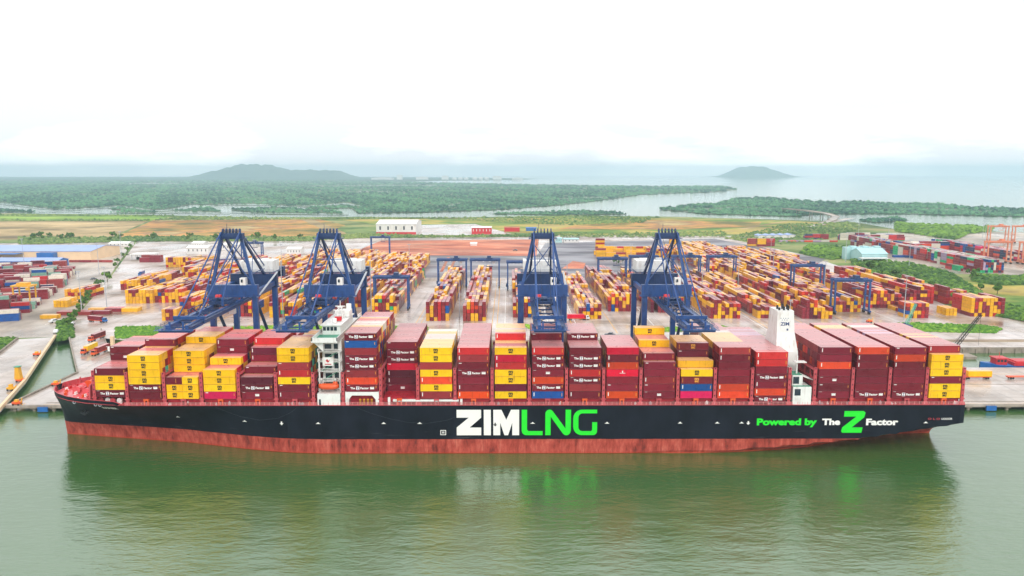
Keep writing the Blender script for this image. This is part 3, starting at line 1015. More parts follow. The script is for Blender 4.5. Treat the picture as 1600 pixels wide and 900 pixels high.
LX0 = (713.5 - 795) / 4.005
K = dict(u0=90, v0=68, sx=0.03745, sz=0.0389, X0=LX0, Z1=17.8)
zpoly("letter", [[(90, 68), (345, 68), (345, 150), (225, 252), (345, 252), (345, 333), (90, 333), (90, 252), (215, 150), (90, 150)]], M['letterwhite'], **K)
zpoly("letter", [[(372, 68), (446, 68), (446, 333), (372, 333)]], M['letterwhite'], **K)
zpoly("letter", [[(471, 68), (556, 68), (606, 172), (655, 68), (740, 68), (740, 333), (668, 333), (668, 205), (625, 333), (586, 333), (543, 205), (543, 333), (471, 333)]], M['letterwhite'], **K)
zpoly("letter", [[(766, 68), (822, 68)] + [(822, 275), (836, 290), (985, 290), (985, 333)] + [(815, 333)] + arc(815, 284, 49, 90, 180)], M['lettergreen'], **K)
zpoly("letter", [[(1012, 333), (1012, 112)] + arc(1055, 110, 43, 180, 320) + [(1222, 262), (1222, 68), (1279, 68), (1279, 292)] + arc(1232, 290, 45, 0, 145) + [(1068, 142), (1068, 333)]], M['lettergreen'], **K)
zpoly("letter", [[(1550, 68), (1550, 107), (1400, 107)] + arc(1398, 148, 41, 270, 180, 5) + [(1357, 250)] + arc(1398, 250, 41, 180, 90, 5) + [(1490, 291), (1500, 278), (1500, 198), (1552, 198), (1552, 290)] + arc(1512, 293, 40, 0, 90, 5) + [(1390, 333)] + arc(1392, 243, 90, 90, 180) + [(1302, 150)] + arc(1392, 158, 90, 180, 270)], M['lettergreen'], **K)
# the outlines above wind through concave shapes: let the mesh carry them as triangles
for o in [c for c in hull.children]:
    me = o.data
    import bmesh
    bm = bmesh.new(); bm.from_mesh(me)
    bmesh.ops.triangulate(bm, faces=bm.faces[:], ngon_method='EAR_CLIP')
    bm.to_mesh(me); bm.free()
for s, x0, x1, z0, z1, mt, bold in (("Powered by", 96.7, 120.2, 10.55, 14.15, 'lettergreen', 0.05), ("The", 122.2, 129.3, 11.4, 14.05, 'letterwhite', 0.05), ("Factor", 139.4, 152.0, 11.3, 14.0, 'letterwhite', 0.05)):
    hull_marks("lettering", *fit_text(s, x0, x1, z0, z1, bold), M[mt])
zo = zpoly("letter", [[(965, 80), (1150, 80), (1168, 95), (1160, 140), (1045, 238), (1150, 238), (1142, 290), (955, 290), (943, 275), (952, 238), (1080, 134), (962, 134)]], M['lettergreen'], 945, 80, 0.0404, 0.0419, 129.9, 17.1)
bm = bmesh.new(); bm.from_mesh(zo.data); bmesh.ops.triangulate(bm, faces=bm.faces[:], ngon_method='EAR_CLIP'); bm.to_mesh(zo.data); bm.free()
hull_marks("lettering", *fit_text("RAINIER", -161.2, -154.8, 15.9, 17.4, 0.05), M['letterwhite'], off=0.12)
hull_marks("lettering", *fit_text("O L O", 163.5, 168.2, 13.5, 14.3, 0.02), M['letterred'])
hull_marks("lettering", *fit_text("UOOOR", 168.8, 173.0, 13.5, 14.3, 0.02), M['letterwhite'])
# tug marks, draught marks and the small square sign
def diamond(x, z, s, mt):
    hull_marks("tug_mark", [(x - s * .35, z + s), (x + s * .35, z + s), (x + s * .35, z + .1), (x + s, z + .1), (x, z - s), (x - s, z + .1), (x - s * .35, z + .1)], [(0, 5 + 1, 2, 1), (3, 5, 4)][:0] + [(0, 6, 2, 1), (3, 5, 4)], M[mt])
diamond((440 - 795) / 4.0, 12.1, 0.8, 'letterwhite')
diamond((1168.5 - 795) / 4.0, 12.3, 0.8, 'letterwhite')
diamond((773.5 - 795) / 4.0, 11.8, 0.75, 'hull')
for px in (266, 380, 498, 600, 656, 832, 948, 1062, 1120, 1158, 1446):
    x = (px - 795) / 4.0
    hull_marks("tug_mark", [(x - 1.0, 12.15), (x + 1.0, 12.15), (x + 0.4, 12.5), (x, 12.9), (x - 0.4, 12.5)], [(0, 1, 2, 3, 4)], M['letterwhite'])
x = (692.5 - 795) / 4.0
sq = [(x - 1.1, 7.6), (x + 1.1, 7.6), (x + 1.1, 9.6), (x - 1.1, 9.6), (x - .85, 7.85), (x + .85, 7.85), (x + .85, 9.35), (x - .85, 9.35)]
hull_marks("sign_frame", sq + [(x - .5, 8.3), (x + .5, 8.3), (x + .5, 8.55), (x - .5, 8.55), (x - .45, 8.7), (x + .45, 8.7), (x + .45, 8.95), (x - .45, 8.95)],
           [(0, 1, 5, 4), (1, 2, 6, 5), (2, 3, 7, 6), (3, 0, 4, 7), (8, 9, 10, 11), (12, 13, 14, 15)], M['letterwhite'])
# fairlead rings and anchor at the bow
for x in (-161.8, -159.9, -172):
    mb = MB()
    for i in range(10):
        a0, a1 = i * 0.628, (i + 1) * 0.628
        z0 = 19.0
        mb.bar((x + .5 * math.cos(a0), -half(x, z0) - 0.15, z0 + .5 * math.sin(a0)), (x + .5 * math.cos(a1), -half(x, z0) - 0.15, z0 + .5 * math.sin(a1)), 0.22, 0.22)
    mb.build("fairlead", M['steel'], hull)
mb = MB()
ax, az = -172.0, 13.2
yb = -half(ax, az) - 0.5
mb.bar((ax, yb, az + 2.4), (ax, yb - .2, az - 1.2), 0.5, 0.6)
mb.bar((ax - 1.6, yb - .2, az - .2), (ax, yb - .3, az - 1.4), 0.5, 0.6)
mb.bar((ax + 1.6, yb - .2, az - .2), (ax, yb - .3, az - 1.4), 0.5, 0.6)
mb.build("anchor", M['dark'], hull)

# slack lines hanging down the side
for pts_ in ([(340, 636), (355, 645), (375, 653), (405, 658), (435, 654), (455, 645), (467, 636)], [(560, 637), (580, 645), (610, 654), (640, 660), (668, 661), (700, 656), (712, 651)]):
    mb = MB()
    q_ = [((a - 795) / 4.0, 109.3 - 288 * math.tan(math.atan((b_ - 450) / 1200) + PITCH)) for a, b_ in pts_]
    for (x0_, z0_), (x1_, z1_) in zip(q_, q_[1:]):
        mb.bar((x0_, -half(x0_, z0_) - .1, z0_), (x1_, -half(x1_, z1_) - .1, z1_), .03, .03)
    mb.build("rope", M['ropegrey'], ship)
# ---------------------------------------------------------------- bays
BAY_X = [None] + [-161.1] + [-146.7 + 14.4 * k for k in range(5)] + [-63 + 14.4 * k for k in range(12)] + [120 + 14.4 * k for k in range(4)]
NB = 22
ROWS = 19
RP = 2.55
ROW_Y0 = 288.2
BASE = 22.25
TH = 2.9
prof = {
    1: [(1, 0), (5, 4), (8, 6), (4, 5), (1, 0)], 2: [(6, 6), (8, 7), (5, 6)], 3: [(3, 3), (5, 6), (8, 7), (3, 5)], 4: [(3, 4), (3, 5), (8, 7), (5, 5)],
    5: [(2, 3), (3, 4), (2, 6), (7, 7), (5, 6)], 6: [(9, 7), (10, 6)], 7: [(18, 8), (1, 7)], 8: [(4, 0), (11, 7), (4, 7)], 9: [(14, 7), (5, 5)],
    10: [(19, 7)], 11: [(5, 7), (8, 8), (6, 6)], 12: [(5, 7), (8, 8), (6, 5)], 13: [(5, 7), (8, 8), (6, 4)], 14: [(9, 7), (10, 3)],
    15: [(1, 5), (4, 6), (4, 7), (2, 8), (8, 4)], 16: [(1, 4), (2, 5), (6, 7), (10, 4)], 17: [(19, 7)], 18: [(19, 7)], 19: [(19, 7)], 20: [(19, 7)], 21: [(19, 7)], 22: [(1, 6), (18, 7)],
}
tiers = {b_: [t for n_, t in prof[b_] for _ in range(n_)][:ROWS] for b_ in prof}
base_z = {b_: BASE for b_ in prof}
base_z[7] = 25.0
base_z[18] = 20.4
CODES = {
    'M': ((120, 28, 44), "maroon container"), 'B': ((146, 46, 52), "faded maroon container"), 'R': ((190, 44, 46), "red container"), 'O': ((226, 78, 30), "orange container"),
    'C': ((204, 18, 52), "crimson container"), 'D': ((96, 24, 44), "dark maroon container"), 'Y': ((246, 190, 20), "yellow container with black emblem"), 'U': ((28, 78, 146), "blue container"),
    'N': ((54, 62, 92), "navy container"), 'P': ((206, 22, 84), "magenta container"), 'Z': ((112, 24, 42), "maroon container with white lettering"), 'z': ((116, 27, 44), "maroon container with white block"),
    'G': ((120, 34, 44), "maroon container with gold emblem"), 'V': ((222, 22, 56), "crimson container with white emblem"), 'W': ((232, 172, 40), "rusty yellow container"), 'y': ((236, 184, 60), "plain yellow container"),
    'w': ((214, 206, 190), "off-white container"), 'g': ((70, 190, 160), "green container"), 'K': ((176, 150, 176), "pale lilac container"), 'T': ((206, 66, 36), "orange-red container"),
}
front = {1: "ZYYM", 2: "MZYYYY", 3: "YYM", 4: "PYYY", 5: "zZD", 6: "MMYRBYY", 7: "ZTBZZBUZ", 8: "", 9: "BYTYBYY", 10: "OMMZMBR", 11: "YDYYRCY", 12: "UZTzZZR", 13: "MBZRZZM",
         14: "OMMVTMC", 15: "zMBMM", 16: "PUGY", 17: "TTMMMMB", 18: "ZTMZMRR", 19: "zMzMTMM", 20: "ZMMMMMT", 21: "ZMMMRTM", 22: "YYMYYY"}
front[21] = "ZMMMMTM"
over = {}
for b_, s in front.items():
    r0 = 1 if b_ == 1 else 0
    for i, ch in enumerate(s): over[(b_, r0, i + 1)] = ch
for i, ch in enumerate("zDDCZZM"): over[(8, 4, i + 1)] = ch
over.update({(15, 1, 6): 'M', (15, 5, 7): 'Y', (15, 9, 8): 'Y', (16, 1, 5): 'W', (16, 3, 7): 'G', (16, 3, 6): 'D', (13, 5, 8): 'Z', (12, 5, 8): 'M', (11, 5, 8): 'R',
             (5, 2, 4): 'M', (5, 5, 5): 'M', (5, 5, 6): 'D', (5, 7, 7): 'R', (4, 3, 5): 'Y', (4, 6, 5): 'N', (4, 6, 6): 'z', (4, 6, 7): 'M', (3, 3, 4): 'Y', (3, 3, 5): 'Y', (3, 3, 6): 'Y', (3, 8, 7): 'Y',
             (2, 6, 7): 'M', (1, 6, 5): 'z', (1, 6, 6): 'M', (16, 2, 5): 'y'})
toppal = {1: "RRMT", 2: "yTTRT", 3: "yyyTB", 4: "RCRTy", 5: "RRRC", 6: "yyTyw", 7: "BBywTyKBB", 8: "BBBBM", 9: "yywywB", 10: "BBBB", 11: "BywyRB", 12: "BBRB", 13: "BBBM", 14: "BBBB", 15: "RRTyw", 16: "yyyTR",
          17: "BByyywBBB", 18: "BBBKB", 19: "BBBBTB", 20: "BBBByB", 21: "BBBBKBwB", 22: "BByBB"}
inpal = "MMMMDBBRYYYYTUgNZ"
rr = random.Random(21)


def ccol(code, jitter=True):
    c = s2l(CODES[code][0])
    k = rr.uniform(0.92, 1.1) if code in 'YyW' else rr.uniform(0.74, 1.2)
    return tuple(min(1, v * k * 1.1 * rr.uniform(.93, 1.07)) for v in c)


def container_mesh(L=12.19, W=2.438, H=2.80):
    mb = MB()
    a, w = L / 2, W / 2
    mb.box(-a + .06, a - .06, -w + .05, w - .05, 0.06, H - 0.05)
    for sx in (-1, 1):
        for sy in (-1, 1):
            x0, x1 = sorted((sx * a, sx * (a - .2))); y0, y1 = sorted((sy * w, sy * (w - .18)))
            mb.box(x0, x1, y0, y1, 0, H)
        x0, x1 = sorted((sx * a, sx * (a - .15)))
        mb.box(x0, x1, -w + .19, w - .19, 0.01, .18)
        mb.box(x0, x1, -w + .19, w - .19, H - .15, H - .01)
        for yy in (-0.75, -0.3, 0.3, 0.75):
            mb.box(min(sx * (a - .055), sx * (a - .005)), max(sx * (a - .055), sx * (a - .005)), yy - .03, yy + .03, .2, H - .2)
    for sy in (-1, 1):
        y0, y1 = sorted((sy * w, sy * (w - .12)))
        mb.box(-a + .21, a - .21, y0, y1, .01, .17)
        mb.box(-a + .21, a - .21, y0, y1, H - .13, H - .01)
    me = bpy.data.meshes.new("shipping_container")
    me.from_pydata(mb.v, [], mb.f)
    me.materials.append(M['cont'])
    return me


ME40, ME20, ME45 = container_mesh(), container_mesh(6.06), container_mesh(13.7)


def flat_mesh(name, parts, y):
    """parts: (verts xz, faces, material)"""
    mb = MB()
    mats = []
    for vs_, fs, mt in parts:
        if mt not in mats: mats.append(mt)
        mb.add([(x, y, z) for x, z in vs_], fs, mats.index(mt))
    me = bpy.data.meshes.new(name)
    me.from_pydata(mb.v, [], mb.f)
    for m_ in mats: me.materials.append(m_)
    me.polygons.foreach_set("material_index", mb.m)
    return me


def rect(x0, x1, z0, z1):
    return [(x0, z0), (x1, z0), (x1, z1), (x0, z1)], [(0, 1, 2, 3)]


FY = -1.236
zb_v, zb_f = [], []
for q in (rect(3.2, 4.75, 1.0, 1.55), rect(3.2, 3.7, 1.62, 1.9), rect(3.75, 4.2, 1.62, 1.9), rect(4.25, 4.75, 1.62, 1.9)):
    zb_f += [tuple(i + len(zb_v) for i in f) for f in q[1]]; zb_v += q[0]
ME_ZF = flat_mesh("lettering", [(*fit_text("The", -4.4, -2.6, 1.0, 1.85, 0.04), M['letterwhite']), (*fit_text("Factor", -0.55, 2.75, 1.0, 1.85, 0.04), M['letterwhite']), (zb_v, zb_f, M['letterwhite']),
                                (*rect(-5.6, -4.6, 2.45, 2.55), M['letterwhite']), (*rect(-2.2, -0.95, 0.75, 2.1), M['letterwhite']), (*rect(5.4, 5.62, 1.4, 2.3), M['lettergold'])], FY)
ME_ZS = flat_mesh("logo", [(*fit_text("Z", -2.05, -1.1, 0.9, 1.95, 0.03), M['letterpurple'])], FY - 0.012)
ME_ZB = flat_mesh("lettering", [([(x - 4.0, z) for x, z in zb_v], zb_f, M['letterwhite']), (*rect(-5.6, -4.6, 2.45, 2.55), M['letterwhite'])], FY)
def msc(mt):
    return flat_mesh("logo", [(*fit_text("m", -0.85, 0.85, 1.42, 2.35, 0.05), mt), (*fit_text("sc", -0.8, 0.8, 0.55, 1.3, 0.05), mt), (*rect(-5.5, -5.35, 0.5, 2.2), M['lettergold'])], FY)
ME_MSC, ME_GOLD = msc(M['letterblack']), msc(M['lettergold'])
ME_SMALL = flat_mesh("lettering", [(*rect(-5.55, -4.5, 2.3, 2.55), M['letterwhite']), (*rect(5.35, 5.55, 1.2, 2.2), M['lettergold'])], FY)
ME_BAR = flat_mesh("lettering", [(*rect(-5.5, -5.2, 0.9, 2.4), M['letterwhite']), (*rect(5.35, 5.55, 0.8, 2.2), M['lettergold'])], FY)
ME_CROWN = flat_mesh("logo", [(*rect(-0.2, 0.2, 1.55, 2.3), M['letterwhite']), (*rect(-1.1, 1.1, 1.25, 1.42), M['letterwhite'])], FY)


def put_container(me, loc, code, label, group, colr=None, logo=True, k20=False):
    o = bpy.data.objects.new("shipping_container", me)
    o.location = loc
    c = colr or ccol(code)
    o.color = (*c, 1)
    tag(o, label, "container", group)
    col.objects.link(o)
    if logo:
        ms = {'Z': (ME_ZF, ME_ZS), 'z': (ME_ZB,), 'Y': (ME_MSC,), 'G': (ME_GOLD,), 'V': (ME_CROWN,)}.get(code)
        if ms is None and code in 'MBRTODCPU' and not k20:
            ms = (ME_BAR,) if code in 'TOR' or rr.random() < .35 else ((ME_SMALL,) if rr.random() < .45 else ())
        for m_ in ms or ():
            q = bpy.data.objects.new(m_.name.split('.')[0], m_)
            q.parent = o
            col.objects.link(q)
    return o


def nth(n_):
    return f"{n_}{'th' if 10 <= n_ % 100 <= 20 else {1: 'st', 2: 'nd', 3: 'rd'}.get(n_ % 10, 'th')}"


cells = []      # every box on board
for b_ in range(1, NB + 1):
    for r_ in range(ROWS):
        T = tiers[b_][r_]
        for t in range(1, T + 1):
            istop = t == T
            code = over.get((b_, r_, t))
            if code is None:
                if istop:
                    pal = toppal[b_]
                    i = (r_ * len(pal)) / ROWS + rr.uniform(-0.5, 0.5)
                    code = pal[max(0, min(len(pal) - 1, int(i)))]
                else:
                    code = rr.choice({2: 'yyyyyMBTg', 3: 'yyyyMBT', 4: 'yyyMMB', 6: 'yyyyMBNg', 7: 'MMBBRTyU', 1: 'MMyB'}.get(b_, 'MMMMBBRTDM' if b_ > 16 else inpal))
                if code in 'YZ' and not istop: code = {'Y': 'y', 'Z': 'M'}[code]
            fr = r_ == 0 or tiers[b_][r_ - 1] < t
            Y = ROW_Y0 + r_ * RP
            z = base_z[b_] + (t - 1) * TH
            # is the near top edge seen over the rows in front?
            zt = z + TH
            seen = True
            for q in range(r_):
                Yq = ROW_Y0 + q * RP + 1.2
                line = CAM_Z - (CAM_Z - zt) * Yq / (Y + 2.4)
                if base_z[b_] + tiers[b_][q] * TH > line + 0.05: seen = False; break
            area = 0.0
            if seen and istop: area += 12.19 * 2.44 * 0.23
            if seen and fr: area += 12.19 * 2.9 * 0.95
            cells.append([area, b_, r_, t, code, Y, z])
cells.sort(key=lambda c: -c[0])
mass = []
made = 0
g_front, g_top = "containers stacked on the ship's deck", "containers stacked on the ship's deck"
for area, b_, r_, t, code, Y, z in cells:
    xc = BAY_X[b_] + 6.095
    place = f"{nth(t)} tier up, {nth(r_ + 1)} row from water, {nth(b_)} bay from bow"
    if b_ == 3 and r_ < 3:
        cs = {0: ("Yy", "Yy", "MY")}.get(r_)
        for h in (0, 1):
            cd2 = (front_c := ("YYM" if h == 0 else "YYY")[t - 1]) if r_ == 0 else rr.choice("yTyR")
            if made < 300 and area > 0:
                put_container(ME20, (BAY_X[3] + 3.03 + h * 6.13, Y + 1.22, z), cd2, f"short {CODES[cd2][1].split()[0]} {'container' if True else ''}, {['bow', 'stern'][h]} half, {place}".replace(" ,", ","), g_front, k20=True,
                              logo=(cd2 == 'Y' and r_ == 0))
                made += 1
            else:
                mass.append((BAY_X[3] + h * 6.13, Y, z, 6.06, 2.438, 2.80, ccol(cd2)))
        continue
    if made < 300 and area > 0:
        me = ME45 if code == 'W' else ME40
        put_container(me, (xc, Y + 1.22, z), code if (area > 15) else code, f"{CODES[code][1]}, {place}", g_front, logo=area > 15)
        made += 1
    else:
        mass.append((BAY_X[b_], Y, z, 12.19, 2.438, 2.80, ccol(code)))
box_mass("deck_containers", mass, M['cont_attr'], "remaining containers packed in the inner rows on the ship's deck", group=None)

# ---------------------------------------------------------------- hatch covers, lashing bridges, deck gear
for b_ in range(1, NB + 1):
    x0 = BAY_X[b_] - 0.35
    hb_ = 17 if b_ == 1 else HB - 1.6
    mb = MB()
    z1 = base_z[b_] - 0.06
    mb.box(x0, x0 + 12.9, -hb_, hb_, max(20.1, z1 - 1.6), z1)
    for k in range(-6, 7):
        mb.box(x0 + .5, x0 + 12.4, k * 3.5 - .15, k * 3.5 + .15, z1 + 0.005, z1 + .1) if b_ == 8 and k < -3 else None
    for k in range(8):
        for j in range(4 if b_ == 8 else 0):
            mb.box(x0 + 1 + k * 1.55, x0 + 1.3 + k * 1.55, -hb_ + 1.5 + j * 2.5, -hb_ + 1.8 + j * 2.5, z1 + .1, z1 + .3)
    mb.box(x0 + .8, x0 + 12.1, -hb_ + 1.2, hb_ - 1.2, ZD + 0.01, max(20.1, z1 - 1.6))
    mb.build("hatch_cover", M['hatchred'], ship)
    # stool under the outboard stacks
    if b_ not in (1, 7):
        st = MB()
        xm = x0 + 6.45
        st.box(xm - .9, xm - .45, -HB + .3, -HB + 1.2, ZD + .01, ZD + 2.6)
        st.box(xm + .45, xm + .9, -HB + .3, -HB + 1.2, ZD + .01, ZD + 2.6)
        st.box(xm - 1.0, xm + 1.0, -HB + .2, -HB + 1.3, ZD + 2.0, ZD + 2.75)
        st.build("container_stool", M['orange'] if b_ % 3 else M['pink'], ship)


def lashing_bridge(x, zt, w=1.15, hb_=HB):
    root = MB()
    n_ = 9
    ys = [-hb_ + .5 + i * (2 * hb_ - 1) / n_ for i in range(n_ + 1)]
    for y in ys[1:-1]:
        root.bar((x, y, ZD), (x, y, zt - 1), 0.4, 0.4)
    for z in (ZD + 4.5, ZD + 7.3, ZD + 10.2, zt - 1.2):
        if z < zt:
            root.box(x - w / 2, x + w / 2, -hb_ + 1.0, hb_ - 1.0, z, z + .16)
            root.bar((x - w / 2, -hb_ + 1.2, z + 1.1), (x - w / 2, hb_ - 1.2, z + 1.1), 0.1, 0.1)
            root.bar((x + w / 2, -hb_ + 1.2, z + 1.1), (x + w / 2, hb_ - 1.2, z + 1.1), 0.1, 0.1)
    for i in range(0, n_, 2):
        root.bar((x, ys[i], ZD + 1), (x, ys[i + 1], zt - 1.5), 0.22, 0.22)
        root.bar((x, ys[i + 1], ZD + 1), (x, ys[i], zt - 1.5), 0.22, 0.22)
    lb = root.build("lashing_bridge", M['pink'], ship)
    for s in (-1, 1):
        p = MB()
        y0, y1 = sorted((s * (hb_ - .35), s * (hb_ - 1.15)))
        p.box(x - w / 2, x + w / 2, y0, y1, ZD + .02, zt)
        p.box(x - w * .95, x + w * .95, y0 - .1, y1 + .1, ZD + .03, ZD + 1.2)
        p.box(x - w * .8, x + w * .8, y0 - .15, y1 + .15, ZD + 2.3, ZD + 2.75)
        yy = -hb_ + .35 if s < 0 else hb_ - .35
        for k in range(6):
            zz = ZD + 3.6 + k * (zt - ZD - 4.2) / 5
            p.box(x - .22, x + .22, min(yy, yy + s * .02), max(yy, yy + s * .02), zz, zz + .55, 1)
        p.build("post", [M['pink'], M['pinkdark']], lb)
    return lb


LBX = [-162.2] + [BAY_X[b_] - 1.1 for b_ in (2, 3, 4, 5, 6)] + [-75.8, -64.3] + [BAY_X[b_] - 1.1 for b_ in range(8, 19)] + [108.8, 118.7] + [BAY_X[b_] - 1.1 for b_ in (20, 21, 22)] + [176.4]
for x in LBX:
    hb_ = HB if x > -150 else half(x, ZD) - 0.5
    lashing_bridge(x, 34.3 if x > -60 else 32.6, 1.15, hb_)
# deck-edge railing: posts and two rails
for s in (-1, 1):
    mb = MB()
    x = -148.0
    while x < 177:
        mb.bar((x, s * (HB - .25), ZD), (x, s * (HB - .25), ZD + 1.35), 0.13, 0.13)
        x += 1.9
    for dz in (0.5, 0.95, 1.35):
        mb.bar((-149, s * (HB - .25), ZD + dz), (177, s * (HB - .25), ZD + dz), 0.09, 0.09)
    mb.build("railing", M['railpink'], ship)
# small gear along the side passage
gr = random.Random(4)
for k in range(46):
    x = gr.uniform(-146, 174)
    mb = MB()
    w, h = gr.uniform(.4, 1.2), gr.uniform(.5, 1.3)
    mb.box(x - w / 2, x + w / 2, -HB + .7, -HB + 1.3, ZD + .02, ZD + h)
    mb.cyl((x, -HB + 1, ZD + h), (x, -HB + 1, ZD + h + .4), 0.2, 8)
    mb.build(gr.choice(["vent", "locker"]), M[gr.choice(['white', 'white', 'orange', 'steel', 'red'])], ship)
# long white boom of the provision crane alongside
mb = MB()
mb.bar((-45.0, -HB + .75, ZD + 2.0), (-19.5, -HB + .75, ZD + 2.0), 0.9, 0.75)
mb.bar((-46.5, -HB + .75, ZD), (-46.5, -HB + .75, ZD + 3.2), 0.9, 0.9)
mb.bar((-18.5, -HB + .75, ZD), (-18.5, -HB + .75, ZD + 2.6), 0.9, 0.7)
mb.build("crane_boom", M['white'], ship)

# ---------------------------------------------------------------- accommodation tower (forward) and its deckhouse
tw = MB()
X0, X1 = -73.2, -65.6
tw.box(X0, X1, -HB + 6.5, HB - 6.5, ZD + .01, 44.3)
tower = tw.build("bridge_tower", M['white'], ship)
for k, z in enumerate((24.5, 28.4, 32.3, 36.2, 40.1)):
    d = MB()
    d.box(X0 - 1.2, X1 + 0.4, -HB + 3.2, -HB + 6.49, z - .12, z)
    d.box(X0 - 1.15, X0 - 1.0, -HB + 3.2, -HB + 6.4, z, z + 1.1)
    d.bar((X0 - 1.1, -HB + 3.3, z + 1.1), (X1 + .3, -HB + 3.3, z + 1.1), .12, .12)
    for q in range(6):
        xq = X0 - 1.1 + q * 1.8
        d.bar((xq, -HB + 3.3, z), (xq, -HB + 3.3, z + 1.1), .1, .1)
    d.bar((X0 - .6, -HB + 3.4, z - 3.7), (X0 - .6, -HB + 3.4, z - .2), .5, .5)
    d.bar((X1 - .3, -HB + 3.4, z - 3.7), (X1 - .3, -HB + 3.4, z - .2), .5, .5)
    d.build("deck_gallery", M['white'], tower)
    w = MB()
    w.box(X0 + 1.0, X0 + 3.6, -HB + 6.4, -HB + 6.48, z + .5, z + 2.4)
    w.build("window", M['glass'], tower)
    w = MB()
    w.box(X0 + 4.6, X0 + 6.2, -HB + 6.4, -HB + 6.48, z + .2, z + 2.5)
    w.build("window", M['glass'], tower)
    st = MB()
    st.bar((X0 + .2, -HB + 4.4, z - 3.8), (X1 - .8, -HB + 4.4, z - .1), .8, .2)
    st.build("stair", M['greendeck'], tower)
# navigation bridge with wings
nb = MB()
nb.box(X0 - 2.6, X1 - .2, -HB + .2, HB - .2, 47.6, 48.2)
nb.box(X0 - 2.6, X0 - 2.2, -HB + .2, HB - .2, 48.2, 49.5)
nb.box(X0 - 2.6, X1 - .2, -HB + .2, -HB + .55, 48.2, 49.5)
nb.box(X1 - .5, X1 - .2, -HB + .2, HB - .2, 48.2, 49.5)
nb.slab_xz([(X0 - 2.4, 47.6), (X0 + 1.5, 47.6), (X0 + 1.5, 43.6)], -HB + 2.0, -HB + 3.1)
nb.box(X0 - 1.0, X1 - 1.4, -HB + 12, HB - 12, 48.2, 51.9)
nb.box(X0 - 1.6, X1 - .9, -HB + 11.4, HB - 11.4, 51.9, 52.3)
nb.build("navigation_bridge", M['white'], tower)
d = MB()
d.box(X0 - 2.1, X1 - .6, -HB + .6, -HB + 11.9, 48.22, 48.3)
d.build("wing_deck", M['greendeck'], tower)
for k in range(9):
    w = MB()
    y = -HB + 12.6 + k * 2.6
    w.box(X0 - 1.08, X0 - 1.01, y, y + 2.0, 49.9, 51.4)
    w.build("window", M['glass'], tower)
for k in range(4):
    w = MB()
    w.box(X0 - .7 + k * 1.45, X0 + .45 + k * 1.45, -HB + 11.92, -HB + 11.99, 49.9, 51.4)
    w.build("window", M['glass'], tower)
ms = MB()
for dx_, dy_ in ((-1.2, -1.2), (1.2, -1.2), (-1.2, 1.2), (1.2, 1.2)):
    ms.bar((-69.5 + dx_, dy_, 52.6), (-69.5 + dx_ * .4, dy_ * .4, 57.5), .3, .3)
for z in (54, 55.6, 57.2):
    ms.box(-70.6, -68.4, -1.1, 1.1, z, z + .15)
ms.cyl((-69.5, 0, 57.3), (-69.5, 0, 60), .15, 8)
ms.box(-72.2, -66.8, -.25, .25, 55.8, 56.1)
ms.box(-71.5, -67.5, -.2, .2, 57.5, 57.8)
ms.box(-72.5, -66.5, 3.0, 9.0, 52.61, 55.0)
ms.cyl((-70, -9, 52.6), (-70, -9, 54.2), .9, 12)
ms.cyl((-68, 9.5, 55), (-68, 9.5, 57), 1.1, 12)
ms.build("radar_mast", M['white'], tower)
rd = MB()
rd.box(-70.6, -68.0, -6, -4.4, 52.61, 54.2)
rd.build("signal_box", M['red'], tower)
em = flat_mesh("wall_emblem", [([(-71.2, 36.6), (-70.6, 37.3), (-70.0, 36.6), (-69.4, 37.3), (-70.0, 36.0), (-70.6, 36.0)], [(0, 5, 1), (1, 5, 4, 2), (2, 4, 3)], M['red']), (*rect(-71.6, -69.0, 35.0, 35.4), M['letterred'])], -HB + 3.1)
pl = MB(); pl.box(-72.4, -68.2, -HB + 3.12, -HB + 3.19, 34.6, 38.0); pl.build("gallery_panel", M['white'], tower)
o = bpy.data.objects.new("wall_emblem", em); o.parent = tower; col.objects.link(o)
for c in tower.children:
    if c.name.split('.')[0] in ('navigation_bridge', 'wing_deck', 'radar_mast', 'signal_box') or (c.name.startswith('window') and max(v.co.z for v in c.data.vertices) > 50): c.location.z = -3.2
# lower deckhouse at the side with the lifeboat above
dh = MB()
dh.box(-74.2, -65.4, -HB + .2, -HB + 8, ZD + .02, 24.2)
house = dh.build("side_house", M['white'], ship)
w = MB(); w.box(-73.6, -72.9, -HB + .12, -HB + .19, ZD + .3, 22.0); w.build("door", M['glass'], house)
for x in (-72.6, -67.2):
    dv = MB()
    dv.bar((x, -HB + 4.0, 24.2), (x, -HB + 3.6, 29.4), .5, .5)
    dv.bar((x, -HB + 3.6, 29.4), (x, -HB + .8, 29.9), .5, .5)
    dv.bar((x, -HB + 1.2, 29.9), (x, -HB + 1.2, 27.9), .12, .12)
    dv.build("davit", M['white'], ship)
# lifeboat: enclosed canoe body
lbm = MB()
ns, nr = 12, 10
vv = []
for i in range(ns + 1):
    t = i / ns * 2 - 1
    w_ = 1.35 * (1 - abs(t) ** 3) ** .6 + .05
    for j in range(nr):
        a = 2 * math.pi * j / nr
        vv.append((-70.0 + t * 3.9, -HB + 1.6 + math.cos(a) * w_, 26.6 + math.sin(a) * (1.35 if math.sin(a) > 0 else 1.1) * (0.6 + .4 * w_ / 1.4) + .25 * t * t))
ff = [(i * nr + j, (i + 1) * nr + j, (i + 1) * nr + (j + 1) % nr, i * nr + (j + 1) % nr) for i in range(ns) for j in range(nr)]
lbm.add(vv, ff)
lbm.box(-68.2, -66.6, -HB + 1.0, -HB + 2.2, 27.4, 28.7)
lifeboat = tag(lbm.build("lifeboat", M['orange'], None, smooth=True, loc=(0, SY, 0)), "orange enclosed lifeboat hung in davits beside the white bridge tower", "lifeboat")
